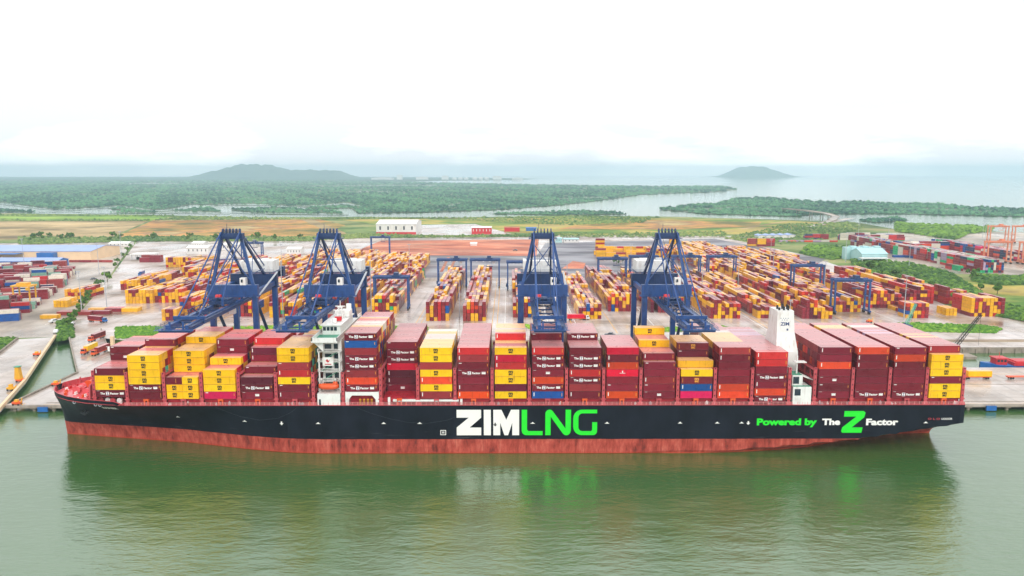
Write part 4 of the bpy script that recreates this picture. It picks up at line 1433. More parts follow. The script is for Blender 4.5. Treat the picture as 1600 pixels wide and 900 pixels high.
# white arch-fronted house under the tall stack
ah = MB()
xa, xb = -63.4, -50.4
o_ = [(xa, ZD + .02), (xa + 1.3, ZD + .02), (xa + 1.3, 21.9), (xa + 2.4, 23.6), (xb - 2.4, 23.6), (xb - 1.3, 21.9), (xb - 1.3, ZD + .02), (xb, ZD + .02), (xb, 24.9), (xa, 24.9)]
ah.box(xa, xa + 1.3, -HB + .25, -HB + 7, ZD + .02, 24.9)
ah.box(xb - 1.3, xb, -HB + .25, -HB + 7, ZD + .02, 24.9)
ah.box(xa + 1.3, xb - 1.3, -HB + .25, -HB + 7, 23.5, 24.9)
ah.slab_xz([(xa + 1.3, 23.5), (xa + 2.6, 23.5), (xa + 1.3, 21.9)], -HB + .26, -HB + 6.9)
ah.slab_xz([(xb - 1.3, 23.5), (xb - 1.3, 21.9), (xb - 2.6, 23.5)], -HB + .26, -HB + 6.9)
ah.build("mooring_house", M['white'], ship)
for k in range(4):
    ag = MB()
    ag.cyl((-58 + k * 1.5, -HB + 2, ZD), (-58 + k * 1.5, -HB + 2, ZD + 2.2), .45, 8)
    ag.build("gas_bottle", M['yellow'], ship)
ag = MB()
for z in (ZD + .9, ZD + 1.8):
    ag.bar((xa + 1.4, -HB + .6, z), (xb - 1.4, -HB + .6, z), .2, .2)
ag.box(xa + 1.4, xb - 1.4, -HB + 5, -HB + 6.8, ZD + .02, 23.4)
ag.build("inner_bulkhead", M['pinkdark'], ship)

# ---------------------------------------------------------------- funnel and after house
fn = MB()
fx0, fx1, fy0, fy1 = 106.9, 113.4, -12.0, -2.6
bot = [(fx0 - .6, fy0 - 2), (fx1 + 1.8, fy0 - 2), (fx1 + 1.8, fy1 + 3.5), (fx0 - .6, fy1 + 3.5)]
mid = [(fx0, fy0 - .5), (fx1 + .5, fy0 - .5), (fx1 + .5, fy1 + .8), (fx0, fy1 + .8)]
tp = [(fx0, fy0), (fx1, fy0), (fx1, fy1), (fx0, fy1)]
vv = [(x, y, ZD + .02) for x, y in bot] + [(x, y, 38) for x, y in bot] + [(x, y, 46) for x, y in mid] + [(x, y, 54.5) for x, y in tp]
ff = [(3, 2, 1, 0), (12, 13, 14, 15)] + [(4 * k + i, 4 * k + (i + 1) % 4, 4 * k + 4 + (i + 1) % 4, 4 * k + 4 + i) for k in range(3) for i in range(4)]
fn.add(vv, ff)
funnel = fn.build("funnel", M['white'], ship)
for k, (dx_, dy_) in enumerate(((1.2, 1.5), (3, 1.4), (4.8, 1.6), (1.4, 4.5), (3.4, 4.6), (5.2, 4.2), (2.4, 7.2), (4.6, 7.4))):
    pp = MB()
    pp.cyl((fx0 + dx_, fy0 + dy_, 54.4), (fx0 + dx_, fy0 + dy_, 55.6 + .4 * (k % 3)), .42, 10)
    pp.build("exhaust_pipe", M['dark'], funnel)
pp = MB()
pp.bar((fx0 + 5.4, fy0 + 1, 54.4), (fx0 + 5.4, fy0 + 1, 59), .18, .18)
pp.box(fx0 + 4.7, fx0 + 6.1, fy0 + .9, fy0 + 1.1, 58.4, 58.8)
pp.build("light_pole", M['steel'], funnel)
zm = flat_mesh("lettering", [([(x, z) for x, z in fit_text("ZIM", fx0 + 1.3, fx0 + 4.8, 48.6, 50.0, 0.03)[0]], fit_text("ZIM", 0, 1, 0, 1, 0.03)[1], M['letterblue'])] +
               [(*rect(fx0 + 1.3 + k * .95, fx0 + 1.6 + k * .95, 51.4, 51.7), M['letterblue']) for k in range(4)] + [(*rect(fx0 + 1.8 + k * .95, fx0 + 2.1 + k * .95, 50.7, 51.0), M['letterblue']) for k in range(3)] +
               [(*rect(fx0 + 3.8, fx0 + 4.5, 46.6, 47.4), M['letterblue'])], 0)
for v in zm.vertices:
    t = (v.co.z - 46) / 8.5
    v.co.y = (fy0 - .5) * (1 - t) + fy0 * t - .04
o = bpy.data.objects.new("lettering", zm); o.parent = funnel; col.objects.link(o)
eh = MB()
eh.box(110.3, 117.4, -HB + .2, -HB + 8, ZD + .02, 26.6)
eh.box(110.6, 114.6, -HB + 2.4, -HB + 9, 26.7, 30.8)
eh.box(110.3, 117.3, -HB + .25, -HB + 2.3, 26.6, 26.75)
eh.box(107.5, 113.0, -HB + 9.5, 0, 30.8, 38.5)
eh.box(112.0, 116.5, -HB + 4, -HB + 7, 35.3, 35.6)
eh.bar((113, -HB + 5, 30.8), (113, -HB + 5, 38), .5, .5)
eh.slab_xz([(114.6, 30.8), (119, 28.9), (119, 28.5), (114.6, 30.2)], -HB + 3, -HB + 7)
ehouse = eh.build("engine_casing", M['white'], ship)
for x0_, x1_, z0_, z1_, y_ in ((110.9, 113.2, 23.3, 25.9, -HB + .12), (110.9, 113.2, 27.4, 30.2, -HB + 2.33)):
    w = MB(); w.box(x0_, x1_, y_, y_ + .07, z0_, z1_); w.build("opening", M['glass'], ehouse)
w = MB(); w.box(110.4, 117.3, -HB + .4, -HB + 2.2, 26.76, 26.82); w.box(110.7, 114.5, -HB + 2.5, -HB + 8.9, 30.81, 30.88); w.build("deck_coating", M['greendeck'], ehouse)

# ---------------------------------------------------------------- forecastle gear
bw_ = MB()
bw_.slab_yz([(-21, ZD), (21, ZD), (20, 26.5), (14, 28), (-14, 28), (-20, 26.5)], -164.4, -163.9)
for k in range(-8, 9):
    bw_.bar((-164.6, k * 2.4, ZD), (-164.6, k * 2.4, 26.5), .35, .35)
for z in (21.5, 23.5, 25.5):
    bw_.bar((-165.0, -20, z), (-165.0, 20, z), .5, .25)
bw_.build("breakwater", M['pink'], ship)
fg = random.Random(9)
for k, (x, y) in enumerate(((-171, -8), (-171, 8), (-177, -4.5), (-177, 4.5))):
    mb = MB()
    mb.box(x - 2.2, x + 2.2, y - 1.6, y + 1.6, ZD + .02, ZD + .6)
    mb.cyl((x, y - 2.2, ZD + 1.6), (x, y + 2.2, ZD + 1.6), 1.1, 12)
    mb.cyl((x, y - 2.6, ZD + 1.6), (x, y - 2.2, ZD + 1.6), 1.6, 12)
    mb.cyl((x, y + 2.2, ZD + 1.6), (x, y + 2.6, ZD + 1.6), 1.6, 12)
    mb.box(x + 1.2, x + 2.4, y - 1, y + 1, ZD + .6, ZD + 2.2)
    mb.build("windlass", M['orange'] if k % 2 else M['deckred'], ship)
for k in range(30):
    x = fg.uniform(-185, -166); y = fg.uniform(-1, 1) * (half(x, ZD) - 2)
    mb = MB()
    mb.cyl((x, y - .5, ZD), (x, y - .5, ZD + 1.1), .35, 8)
    mb.cyl((x, y + .5, ZD), (x, y + .5, ZD + 1.1), .35, 8)
    mb.box(x - .5, x + .5, y - 1, y + 1, ZD + .01, ZD + .2)
    mb.build("bollard", M[fg.choice(['orange', 'red', 'pink', 'white'])], ship)
mb = MB()
mb.bar((-179, 0, ZD), (-179, 0, 24.5), .4, .4)
mb.bar((-179, -2, ZD), (-179, 0, 23.5), .25, .25)
mb.bar((-179, 2, ZD), (-179, 0, 23.5), .25, .25)
mb.build("foremast", M['pink'], ship)
for k, x in enumerate((-160.6, -157.5, -155.4, -152.6)):
    mb = MB()
    mb.cyl((x, -half(x, ZD) + 2.6, ZD + 1.2), (x, -half(x, ZD) + 3.6, ZD + 1.2), 1.0, 12)
    mb.box(x - .9, x + .9, -half(x, ZD) + 2.7, -half(x, ZD) + 3.5, ZD, ZD + .8)
    mb.build("mooring_winch", M['white'] if k % 2 else M['pink'], ship)

# ================================================================== SHIP-TO-SHORE CRANES
def make_crane():
    root = empty("ship_to_shore_crane", (0, 0, 0))
    C1, C2 = M['crane'], M['crane2']
    LXh, G = 9.8, 29.5
    for y in (0, G):
        for s in (-1, 1):
            mb = MB()
            mb.box(s * LXh - 1.2, s * LXh + 1.2, y - 1.0, y + 1.0, 3.0, 50.5)
            mb.box(s * LXh - 1.35, s * LXh + 1.35, y - 1.15, y + 1.15, 14.0, 14.6)
            mb.box(s * LXh - 1.35, s * LXh + 1.35, y - 1.15, y + 1.15, 32.0, 32.5)
            leg = mb.build("leg", C1, root)
            bg = MB()
            bg.box(s * LXh - 4.5, s * LXh + 4.5, y - .7, y + .7, 1.5, 3.0)
            for k in range(8):
                xk = s * LXh - 4.2 + k * 1.2
                bg.cyl((xk, y - .4, .55), (xk, y + .4, .55), .5, 10)
            bg.build("bogie", C2, leg)
        mb = MB()
        mb.box(-LXh + 1.25, LXh - 1.25, y - .8, y + .8, 11.0, 13.2)
        mb.build("sill_beam", C1, root)
        mb = MB()
        z1 = 55.4 if y == 0 else 56.6
        mb.box(-LXh - 1.6, LXh + 1.6, y - 1.3, y + 1.3, 50.6, z1)
        for k in range(-4, 5):
            mb.box(k * 2.4 - .1, k * 2.4 + .1, y - 1.42, y - 1.3, 50.8, z1 - .2)
        mb.box(-LXh - 2.2, LXh + 2.2, y - 1.5, y + 1.5, 50.0, 50.55)
        mb.build("portal_beam", C1 if y == 0 else C2, root)
    for s in (-1, 1):
        mb = MB()
        mb.box(s * LXh - .8, s * LXh + .8, 1.35, G - 1.35, 50.9, 53.0)
        mb.bar((s * LXh, 1.1, 12.5), (s * LXh, G - 1.1, 12.5), 1.2, 1.6)
        mb.build("side_beam", C1, root)
        mb = MB()
        mb.cyl((s * LXh, 1.0, 48.5), (s * LXh, G - 1.0, 15), .75, 10)
        mb.build("brace", C2, root)
    # girders, boom
    for s in (-1, 1):
        mb = MB()
        mb.box(s * 3.7 - .65, s * 3.7 + .65, -3.0, 52, 47.6, 49.9)
        for y in (0, G):
            mb.box(s * 3.7 - .4, s * 3.7 + .4, y - .8, y + .8, 49.9, 50.7)
        for k in range(14):
            mb.box(s * 5.0 - .55, s * 5.0 + .55, -2.5 + k * 3.85, 1.2 + k * 3.85, 49.3, 49.4)
        mb.build("girder", C1, root)
        mb = MB()
        mb.box(s * 3.7 - .65, s * 3.7 + .65, -58, -3.3, 47.4, 49.8)
        boom = mb.build("boom", C1, root)
        wk = MB()
        wk.box(s * 4.4, s * 4.4 + s * 1.5, -58.5, -4, 49.4, 49.5) if s > 0 else wk.box(s * 5.9, s * 4.4, -58.5, -4, 49.4, 49.5)
        for dz in (.6, 1.15):
            wk.bar((s * 5.85, -58.5, 49.5 + dz), (s * 5.85, -4, 49.5 + dz), .09, .09)
        for k in range(19):
            wk.bar((s * 5.85, -58.4 + k * 3, 49.5), (s * 5.85, -58.4 + k * 3, 50.65), .09, .09)
        wk.build("walkway", C2, boom)
    mb = MB()
    for k in range(7):
        y = -57 + k * 8.8
        mb.bar((-3.1, y, 48.9), (3.1, y, 48.9), .45, .6)
    tr = mb
    for k in range(6):
        y = -57 + k * 8.8
        a, b_ = (-3.1, 3.1) if k % 2 else (3.1, -3.1)
        tr.bar((a, y, 49.6), (b_, y + 8.8, 49.6), .22, .22)
    for k in range(4):
        y = -40 + k * 9
        tr.bar((-3.7, y, 49.8), (-3.7, y + 4.5, 52.2), .3, .3)
        tr.bar((-3.7, y + 9, 49.8), (-3.7, y + 4.5, 52.2), .3, .3)
    tr.bar((-3.7, -40, 52.2), (-3.7, -6, 52.2), .3, .3)
    mb.build("boom_bracing", C2, root)
    mb = MB()
    mb.box(-6.0, 6.0, -60.2, -58.02, 47.5, 48.3)
    mb.box(-7.4, 7.4, -61.2, -60.21, 48.4, 48.5)
    for dz in (.6, 1.2):
        mb.bar((-6.6, -61.1, 48.5 + dz), (6.6, -61.1, 48.5 + dz), .1, .1)
        mb.bar((-6.6, -61.1, 48.5 + dz), (-6.6, -52, 48.5 + dz), .1, .1)
        mb.bar((6.6, -61.1, 48.5 + dz), (6.6, -52, 48.5 + dz), .1, .1)
    for k in range(12):
        mb.bar((-6.6 + k * 1.2, -61.1, 48.5), (-6.6 + k * 1.2, -61.1, 49.7), .09, .09)
    for s in (-1, 1):
        mb.box(min(s * 5.0, s * 6.6), max(s * 5.0, s * 6.6), -60.2, -50, 48.4, 48.5)
        mb.bar((s * 2.5, -58.3, 48.3), (s * 2.5, -58.3, 51.3), .6, .5)
    mb.bar((-6.2, -47, 50.6), (6.2, -47, 50.6), .9, 1.3)
    mb.bar((-5.6, -47, 48.5), (-5.6, -47, 50.6), .7, .7)
    mb.bar((5.6, -47, 48.5), (5.6, -47, 50.6), .7, .7)
    mb.build("boom_tip", C1, root)
    # trolley and operator's cab
    mb = MB()
    mb.box(-4.2, 4.2, -17, -9, 50.2, 51.3)
    mb.cyl((-2.5, -13, 52.0), (2.5, -13, 52.0), .8, 10)
    mb.box(-3.4, -1.5, -16, -13, 51.3, 52.8)
    mb.box(1.4, 3.4, -16, -10, 51.3, 52.4)
    trol = mb.build("trolley", C2, root)
    mb = MB(); mb.cyl((-3.4, -12, 52.6), (-1.2, -12, 52.6), 1.25, 14); mb.build("cable_reel", M['red'], trol)
    mb = MB(); mb.box(1.0, 3.4, -9.5, -7, 44.6, 47.3); mb.build("cab", M['white'], trol)
    # A-frame
    for s in (-1, 1):
        mb = MB()
        mb.bar((s * 9.2, 0, 55.3), (s * 4.0, 1.5, 78.3), 1.25, 1.3)
        mb.build("frame_leg", C1, root)
        mb = MB()
        mb.bar((s * 3.6, 2.6, 78), (s * 5.2, G - .8, 56.5), .95, 1.1)
        mb.build("back_leg", C2, root)
        mb = MB()
        mb.bar((s * 4.2, .5, 79), (s * 3.9, -24, 52.6), .42, .5)
        mb.bar((s * 4.2, .5, 79.3), (s * 3.9, -50, 50.2), .42, .5)
        mb.bar((s * 3.9, -24, 49.8), (s * 3.9, -24, 53), .8, .8)
        mb.build("forestay", C1, root)
        mb = MB()
        mb.bar((s * 4.2, 3, 78.6), (s * 3.9, 50, 50), .4, .5)
        mb.build("backstay", C1, root)
        mb = MB()
        mb.bar((s * 3.0, 2, 77.5), (s * 2.4, -30, 50), .09, .09)
        mb.bar((s * 2.2, 2, 77.5), (s * 1.6, -46, 50), .09, .09)
        mb.build("hoist_rope", M['dark'], root)
    mb = MB()
    mb.bar((-7.6, .8, 67), (7.0, .9, 67), .35, .35)
    mb.bar((-8.2, .3, 57), (5.0, 1.2, 75), .35, .35)
    mb.bar((8.2, .3, 57), (-5.0, 1.2, 75), .35, .35)
    mb.bar((7.6, .3, 60), (7.6, 22, 60), .3, .3)
    mb.bar((8.4, .5, 57.0), (4.7, 14.5, 67), .3, .3)
    mb.build("frame_bracing", C1, root)
    mb = MB()
    mb.box(-5.2, 5.2, .2, 3.6, 76.6, 78.8)
    for k in range(6):
        x = -3.8 + k * 1.5
        mb.cyl((x - .25, 1.9, 79.6), (x + .25, 1.9, 79.6), 1.25, 12)
    mb.box(-6.4, 6.4, -1.6, 5.0, 76.3, 76.5)
    for dz in (.6, 1.2):
        for y in (-1.5, 4.9):
            mb.bar((-6.4, y, 76.5 + dz), (6.4, y, 76.5 + dz), .09, .09)
    mb.bar((-2, 1.8, 80), (-2, 1.8, 83), .15, .15)
    mb.build("apex_beam", C2, root)
    # machinery house
    mb = MB()
    mb.box(-8.2, 8.2, G + 3.5, G + 14.5, 57.0, 62.4)
    for k in range(9):
        mb.box(-8.0 + k * 2, -7.85 + k * 2, G + 3.42, G + 3.5, 57.2, 62.2)
    mb.box(-6, -2, G + 6, G + 10, 62.4, 63.2)
    mb.box(2, 5, G + 6, G + 9, 62.4, 63.4)
    mh = mb.build("machinery_house", M['white'], root)
    mb = MB(); mb.box(-9.5, 9.5, G + 1.4, G + 16.5, 56.7, 56.95)
    for dz in (.6, 1.2):
        mb.bar((-9.5, G + 1.5, 57 + dz), (9.5, G + 1.5, 57 + dz), .1, .1)
    mb.box(5.5, 9.6, G + 16, G + 20, 53, 58)
    mb.build("platform", C2, mh)
    mb = MB()
    mb.box(3.6, 6.2, -1.45, 1.2, 55.4, 58.6)
    eb = mb.build("lift_house", M['white'], root)
    mb = MB(); mb.box(4.1, 5.0, -1.5, -1.46, 56.6, 58.0); mb.build("window", M['glass'], eb)
    mb = MB()
    mb.bar((LXh + 1.6, -1.5, 50), (LXh + 1.6, G, 57.5), .9, .25)
    mb.bar((LXh + 3.5, G, 3), (LXh + 3.5, G, 63), .35, .35)
    mb.build("stair", M['steel'], root)
    for c in root.children:
        n_ = c.name.split('.')[0]
        if n_ in ("girder", "boom", "boom_bracing", "boom_tip", "trolley"): c.location.z -= 1.0
        if n_ in ("boom", "boom_bracing", "boom_tip"): c.scale.y = 1.05
    return root


crane0 = make_crane()
spots = [(-125.4, "blue quay crane nearest the bow, boom over the forward container bays"), (-81.5, "blue quay crane beside the white bridge tower, second from the bow"),
         (15.4, "blue quay crane amidships with its boom pointing straight out"), (71.8, "blue quay crane nearest the white funnel, boom over the after bays")]
for i, (x, lab) in enumerate(spots):
    o = crane0 if i == 0 else copy_tree(crane0)
    o.location = (x, 346.0, QZ)
    tag(o, lab, "quay crane", "blue quay cranes along the berth")
# crane rails
for y in (346.0, 375.5):
    mb = MB()
    mb.box(-215, 298, y - .25, y + .25, QZ + .003, QZ + .12)
    tag(mb.build("crane_rail", M['wallconc']), kind='structure')


# ================================================================== YARD GANTRIES
def make_rtg(mat, mat2, span=26.0, H=24.5):
    root = empty("yard_gantry_crane")
    h = span / 2
    for s in (-1, 1):
        for y in (-4, 4):
            mb = MB()
            mb.bar((s * h, y, 2.6), (s * h, y * .85, H), 1.2, 1.3)
            mb.build("leg", mat, root)
        mb = MB()
        mb.box(s * h - .7, s * h + .7, -6.5, 6.5, 1.7, 2.9)
        mb.box(s * h - .5, s * h + .5, -3.2, 3.2, H * .52, H * .52 + .8)
        sb = mb.build("sill_beam", mat, root)
        for y in (-5.6, -3.6, 3.6, 5.6):
            w = MB()
            w.cyl((s * h - .45, y, .85), (s * h + .45, y, .85), .85, 12)
            w.build("wheel", M['dark'], sb)
    for y in (-3.4, 3.4):
        mb = MB()
        mb.box(-h - 1.2, h + 1.2, y - .65, y + .65, H, H + 2.0)
        mb.box(-h - 1.2, h + 1.2, y - 1.6 if y < 0 else y + .7, y - .7 if y < 0 else y + 1.6, H + 1.2, H + 1.3)
        mb.bar((-h - 1.2, y * 1.45, H + 2.4), (h + 1.2, y * 1.45, H + 2.4), .1, .1)
        mb.build("girder", mat, root)
    tx = 4.0
    mb = MB()
    mb.box(tx - 3, tx + 3, -4.3, 4.3, H + 2.05, H + 2.9)
    mb.box(tx - 2, tx + 1.5, -2.5, 2.5, H + 2.9, H + 4.6)
    for a in (-2.3, 2.3):
        for c in (-1, 1):
            mb.bar((tx + a, c, H + 2), (tx + a, c, 19.5), .1, .1)
    mb.box(tx - 3, tx + 3, -1.2, 1.2, 18.9, 19.5)
    tr = mb.build("trolley", mat2, root)
    mb = MB(); mb.box(tx + 3.2, tx + 5.2, -1.2, 1.6, H - 2.8, H - .2); mb.build("cab", M['white'], tr)
    mb = MB(); mb.box(-h - 1.6, -h + .6, -3, 3, 3.0, 5.8); mb.build("power_pack", mat2, root)
    for k in range(3):
        f = MB(); f.box(-8 + k * 6, -7 + k * 6, -4.6, -4.15, H - .4, H - .02); f.build("floodlight", M['white'], root)
    return root


rtg0 = make_rtg(M['crane'], M['crane2'])
rtgs = [(-52.5, 708, "blue yard gantry over the left of the two central blocks"), (-22, 708, "blue yard gantry over the right of the two central blocks"), (12, 690, "blue yard gantry partly hidden behind the midships quay crane"),
        (-91, 590, "blue yard gantry close behind the white bridge tower"), (-165, 985, "blue yard gantry far back beside the white warehouse"), (97, 716, "blue yard gantry at the back left of the nearest-funnel quay crane"),
        (130, 735, "blue yard gantry seen through the quay crane nearest the funnel"), (171, 735, "blue yard gantry just right of the quay crane nearest the funnel"), (205, 735, "blue yard gantry beside the tall mast at the dark asphalt"),
        (258, 572, "blue yard gantry nearest, standing over yellow boxes right of the funnel"), (260, 662, "blue yard gantry directly behind the nearest one right of the funnel"), (-303, 905, "blue yard gantry far back left beyond the first quay crane")]
for i, (x, y, lab) in enumerate(rtgs):
    o = rtg0 if i == 0 else copy_tree(rtg0)
    o.location = (x, y, QZ + .06)
    if i in (4, 11): o.scale = (0.9, 0.9, 0.9)
    tag(o, lab, "gantry crane", "blue yard gantries")
rt1 = make_rtg(M['rtgorange'], M['rtgorange'], 27, 24)
ors = [(571, 891, "orange yard gantry nearest on the neighbouring terminal"), (735, 1150, "orange yard gantry standing farthest back on the neighbouring terminal"), (608, 885, "orange yard gantry cut by the picture's right edge, near one"), (772, 1150, "orange yard gantry cut by the picture's right edge, far one")]
for i, (x, y, lab) in enumerate(ors):
    o = rt1 if i == 0 else copy_tree(rt1)
    o.location = (x, y, QZ + .1)
    tag(o, lab, "gantry crane", "orange gantries of the neighbouring terminal")

# ================================================================== CONTAINERS IN THE YARDS
yr = random.Random(33)
ycells = []
YP = "YYYYYYYMMMMMMMBBBRRDyyTU"


def yc(pal):
    c = yr.choice(pal)
    c = s2l({'Y': (240, 178, 34), 'y': (226, 164, 56), 'M': (136, 40, 52), 'B': (156, 60, 58), 'g': (46, 168, 110)}.get(c, CODES[c][0]))
    k = yr.uniform(.8, 1.15)
    return tuple(min(1, v * k * 1.05) for v in c)


def block(X, ncol, Y0, Y1, tmax, pal=YP, fill=.99, tmin=1, vary=1.2, p20=.3, z0=QZ + .05):
    """rows of boxes lying along y, doors towards the quay"""
    y = Y0
    tmin = min(tmax, tmin + .7)
    hs = [yr.uniform(tmin, tmax) for _ in range(ncol)]
    fam = [yc(pal) for _ in range(ncol)]
    lvl = yr.uniform(tmin + .4, tmax)
    while y < Y1 - 6:
        twenty = yr.random() < p20
        L = 6.06 if twenty else 12.19
        if yr.random() < .3: lvl = yr.uniform(tmin + .4, tmax)
        for c in range(ncol):
            if yr.random() < .6: hs[c] = min(tmax, max(tmin - 1, lvl + yr.uniform(-vary, vary)))
            if yr.random() < .85: fam[c] = yc(pal)
            if yr.random() > fill: continue
            cc = fam[c]
            for k in range(int(round(hs[c]))):
                if yr.random() < .68: cc = yc(pal)
                ycells.append((X + c * 2.8, y, z0 + k * 2.8, 2.44, L, 2.66, cc))
        y += L + .7


def blockx(X0, X1, Y0, nrow, tmax, pal, fill=.9, tmin=1, gap=.5, z0=QZ + .07):
    """rows of boxes lying along x, long sides towards the quay"""
    x = X0
    while x < X1 - 8:
        for r_ in range(nrow):
            if yr.random() > fill: continue
            t = yr.randint(tmin, tmax)
            cc = yc(pal)
            for k in range(t):
                if yr.random() < .6: cc = yc(pal)
                ycells.append((x, Y0 + r_ * 2.8, z0 + k * 2.75, 12.19, 2.44, 2.68, cc))
        x += 12.19 + gap


RED = "MMMMBBRRDDYyT"
YEL = "YYYYYYyyyyMB"
block(-59.5, 6, 543, 762, 5, tmin=3.2); block(-33, 6, 543, 768, 5, tmin=3.2)
block(-104, 7, 572, 775, 5, tmin=2.5, pal=RED + "YYYg"); block(3, 6, 556, 745, 5, tmin=2.5); block(51, 6, 550, 740, 4, tmin=2)
block(76, 8, 580, 765, 5, tmin=3); block(108, 5, 575, 760, 5, tmin=2.5, pal=RED + "YY")
block(127, 5, 610, 770, 4, tmin=2); block(147, 8, 551, 760, 5, tmin=2.5, pal=YP + "MM")
block(182, 7, 552, 770, 4, tmin=2, pal=RED + "YYYYYY"); block(214, 8, 550, 780, 5, tmin=2, pal=RED + "YYYYYY"); block(247, 8, 577, 790, 4, tmin=2.5)
block(284, 10, 595, 780, 5, tmin=2.5, pal=RED + "YY"); block(291, 6, 552, 566, 4, tmin=3.5); block(298, 3, 569, 588, 2, tmin=1.5)
block(323, 8, 614, 760, 5, tmin=2, pal=RED + "YYY"); block(354, 6, 612, 690, 5, tmin=2.5, pal=RED); block(342, 9, 558, 584, 5, tmin=4, pal="YYYYYMMR")
block(326, 3, 562, 575, 2, tmin=2, pal="YY")
# second line of blocks, further in
for X in (236, 268, 300, 208):
    block(X, 9, 800, 900, 4, tmin=2, pal=RED + "YYYYYY")
for X, a, c in ((205, 905, 1010), (240, 915, 1060), (275, 900, 1000), (305, 880, 960), (175, 950, 1000)):
    block(X, 11, a, c, 4, tmin=2.5, pal="YYYYYMMRyyB")
# rows lying across the dark asphalt
for X0, Y0, n_ in ((110, 985, 13), (118, 1010, 12), (110, 962, 12)):
    blockx(X0, X0 + n_ * 12.7, Y0, 2, 4, "YYYYYyyMRB", fill=.8, tmin=2)
blockx(118, 131, 1040, 2, 6, "YMRY", tmin=5); blockx(228, 242, 1085, 2, 5, "YRM", tmin=5); blockx(262, 276, 1060, 2, 4, "MBY", tmin=4); blockx(345, 383, 1100, 3, 4, "YYNRUBM", tmin=4)
# left half of the yard
block(-312, 8, 618, 640, 4, tmin=4, pal="YYYYYYMy"); block(-290, 9, 622, 760, 4, tmin=2, pal=YP); block(-262, 5, 640, 760, 4, tmin=2, pal="YYYRMMU")
block(-250, 4, 545, 560, 3, tmin=2.5, pal="YyM"); block(-243, 5, 560, 745, 5, tmin=3, pal=YP); block(-226, 5, 590, 760, 5, tmin=2.5, pal=RED + "YYY")
block(-204, 7, 560, 780, 5, tmin=2.5); block(-176, 7, 556, 790, 5, tmin=2.5, pal=RED + "YYYYg"); block(-150, 7, 555, 780, 4, tmin=2.5, pal=YP + "g"); block(-128, 6, 600, 790, 5, tmin=2.5, pal=RED + "YYY")
block(-356, 7, 850, 876, 4, tmin=3.5, pal="YYYYYMyR"); block(-385, 16, 858, 872, 4, tmin=4, pal="YYYYyyMR"); block(-330, 9, 770, 840, 4, tmin=3, pal=YP)
for X, a, c in ((-300, 790, 890), (-268, 780, 900), (-236, 800, 960), (-204, 800, 950), (-172, 820, 950), (-142, 810, 930), (-118, 820, 900)):
    block(X, 9, a, c, 4, tmin=2, pal="YYYYYyyMMRB")
block(-374, 6, 640, 676, 3, tmin=1.5, pal="YYYyMR"); block(-360, 4, 600, 622, 2, tmin=1, pal="YY")
block(-338, 8, 676, 742, 4, tmin=2, pal=YP); block(-318, 6, 750, 800, 4, tmin=2.5, pal="YYYYMR"); block(-226, 4, 548, 586, 3, tmin=1.5, pal=YP)
block(-352, 5, 690, 760, 3, tmin=1.5, pal=YP); block(-300, 9, 655, 700, 4, tmin=3, pal="YYYYMMR"); block(-345, 12, 815, 850, 4, tmin=2.5, pal=YP)
blockx(-338, -300, 566, 3, 1, "MBB"); blockx(-322, -288, 580, 3, 1, "MYYR"); blockx(-342, -328, 552, 2, 1, "YY")
# the neighbouring terminal to the left, laid out square to the slanting road
LT = "MMMMMBBRRDDUUwwGN"
CODES['G2'] = ((136, 168, 148), "")
LANG = R(20.5)
lc, ls = math.cos(LANG), math.sin(LANG)
PX, PY = -352.0, 545.0


def lt(u, v):
    return PX + u * lc - v * ls, PY + u * ls + v * lc


for r_ in range(19):
    v = r_ * 17.0
    for c_ in range(6):
        if yr.random() < .08: continue
        tt = yr.randint(3, 5) if c_ else yr.randint(2, 4)
        for row_ in range(3):
            fam_ = yr.choice((LT, LT, "MMMBR", "UUN", "ww"))
            cc = yc(fam_) if yr.random() > .1 else tuple(s2l((136, 168, 148)))
            for k in range(max(1, tt - (yr.random() < .3))):
                if yr.random() < .5: cc = yc(LT) if yr.random() > .12 else tuple(s2l((130, 170, 150)))
                ux, uy = lt(-12.8 - c_ * 13.0 - (r_ % 4 == 1) * 5 - (v > 190) * 6, v + row_ * 2.75)
                ycells.append((ux, uy, QZ + .08 + k * 2.75, 12.19, 2.44, 2.68, cc, LANG))
blockx(-520, -450, 905, 1, 1, "MB", tmin=1); blockx(-437, -404, 905, 4, 3, "MMMB", tmin=2)
# right-hand terminal
RT = "MMBUUgNRwTP"
block(500, 9, 806, 1120, 5, tmin=3.5, pal="MMBUUgNgRwKMT", p20=.4, vary=.6); block(606, 8, 830, 1100, 4, tmin=3, pal=RT)
blockx(543, 612, 1050, 5, 4, "MBUUgwNTM", tmin=3, fill=.97); blockx(553, 606, 1165, 5, 4, "wwRgMUUT", tmin=3, fill=.97); blockx(520, 575, 1200, 4, 4, "UUNMRw", tmin=3, fill=.95)
blockx(482, 528, 951, 3, 1, "UURg"); blockx(400, 505, 1165, 2, 1, "KKwTMU", tmin=1, fill=.9); blockx(470, 515, 1215, 3, 3, "UURMN", tmin=2)
block(486, 2, 822, 850, 2, tmin=1.5, pal="MgR")
box_mass("yard_containers", ycells, M['cont_yard'], "countless stacked containers filling the yards behind the quay, red, yellow and blue")

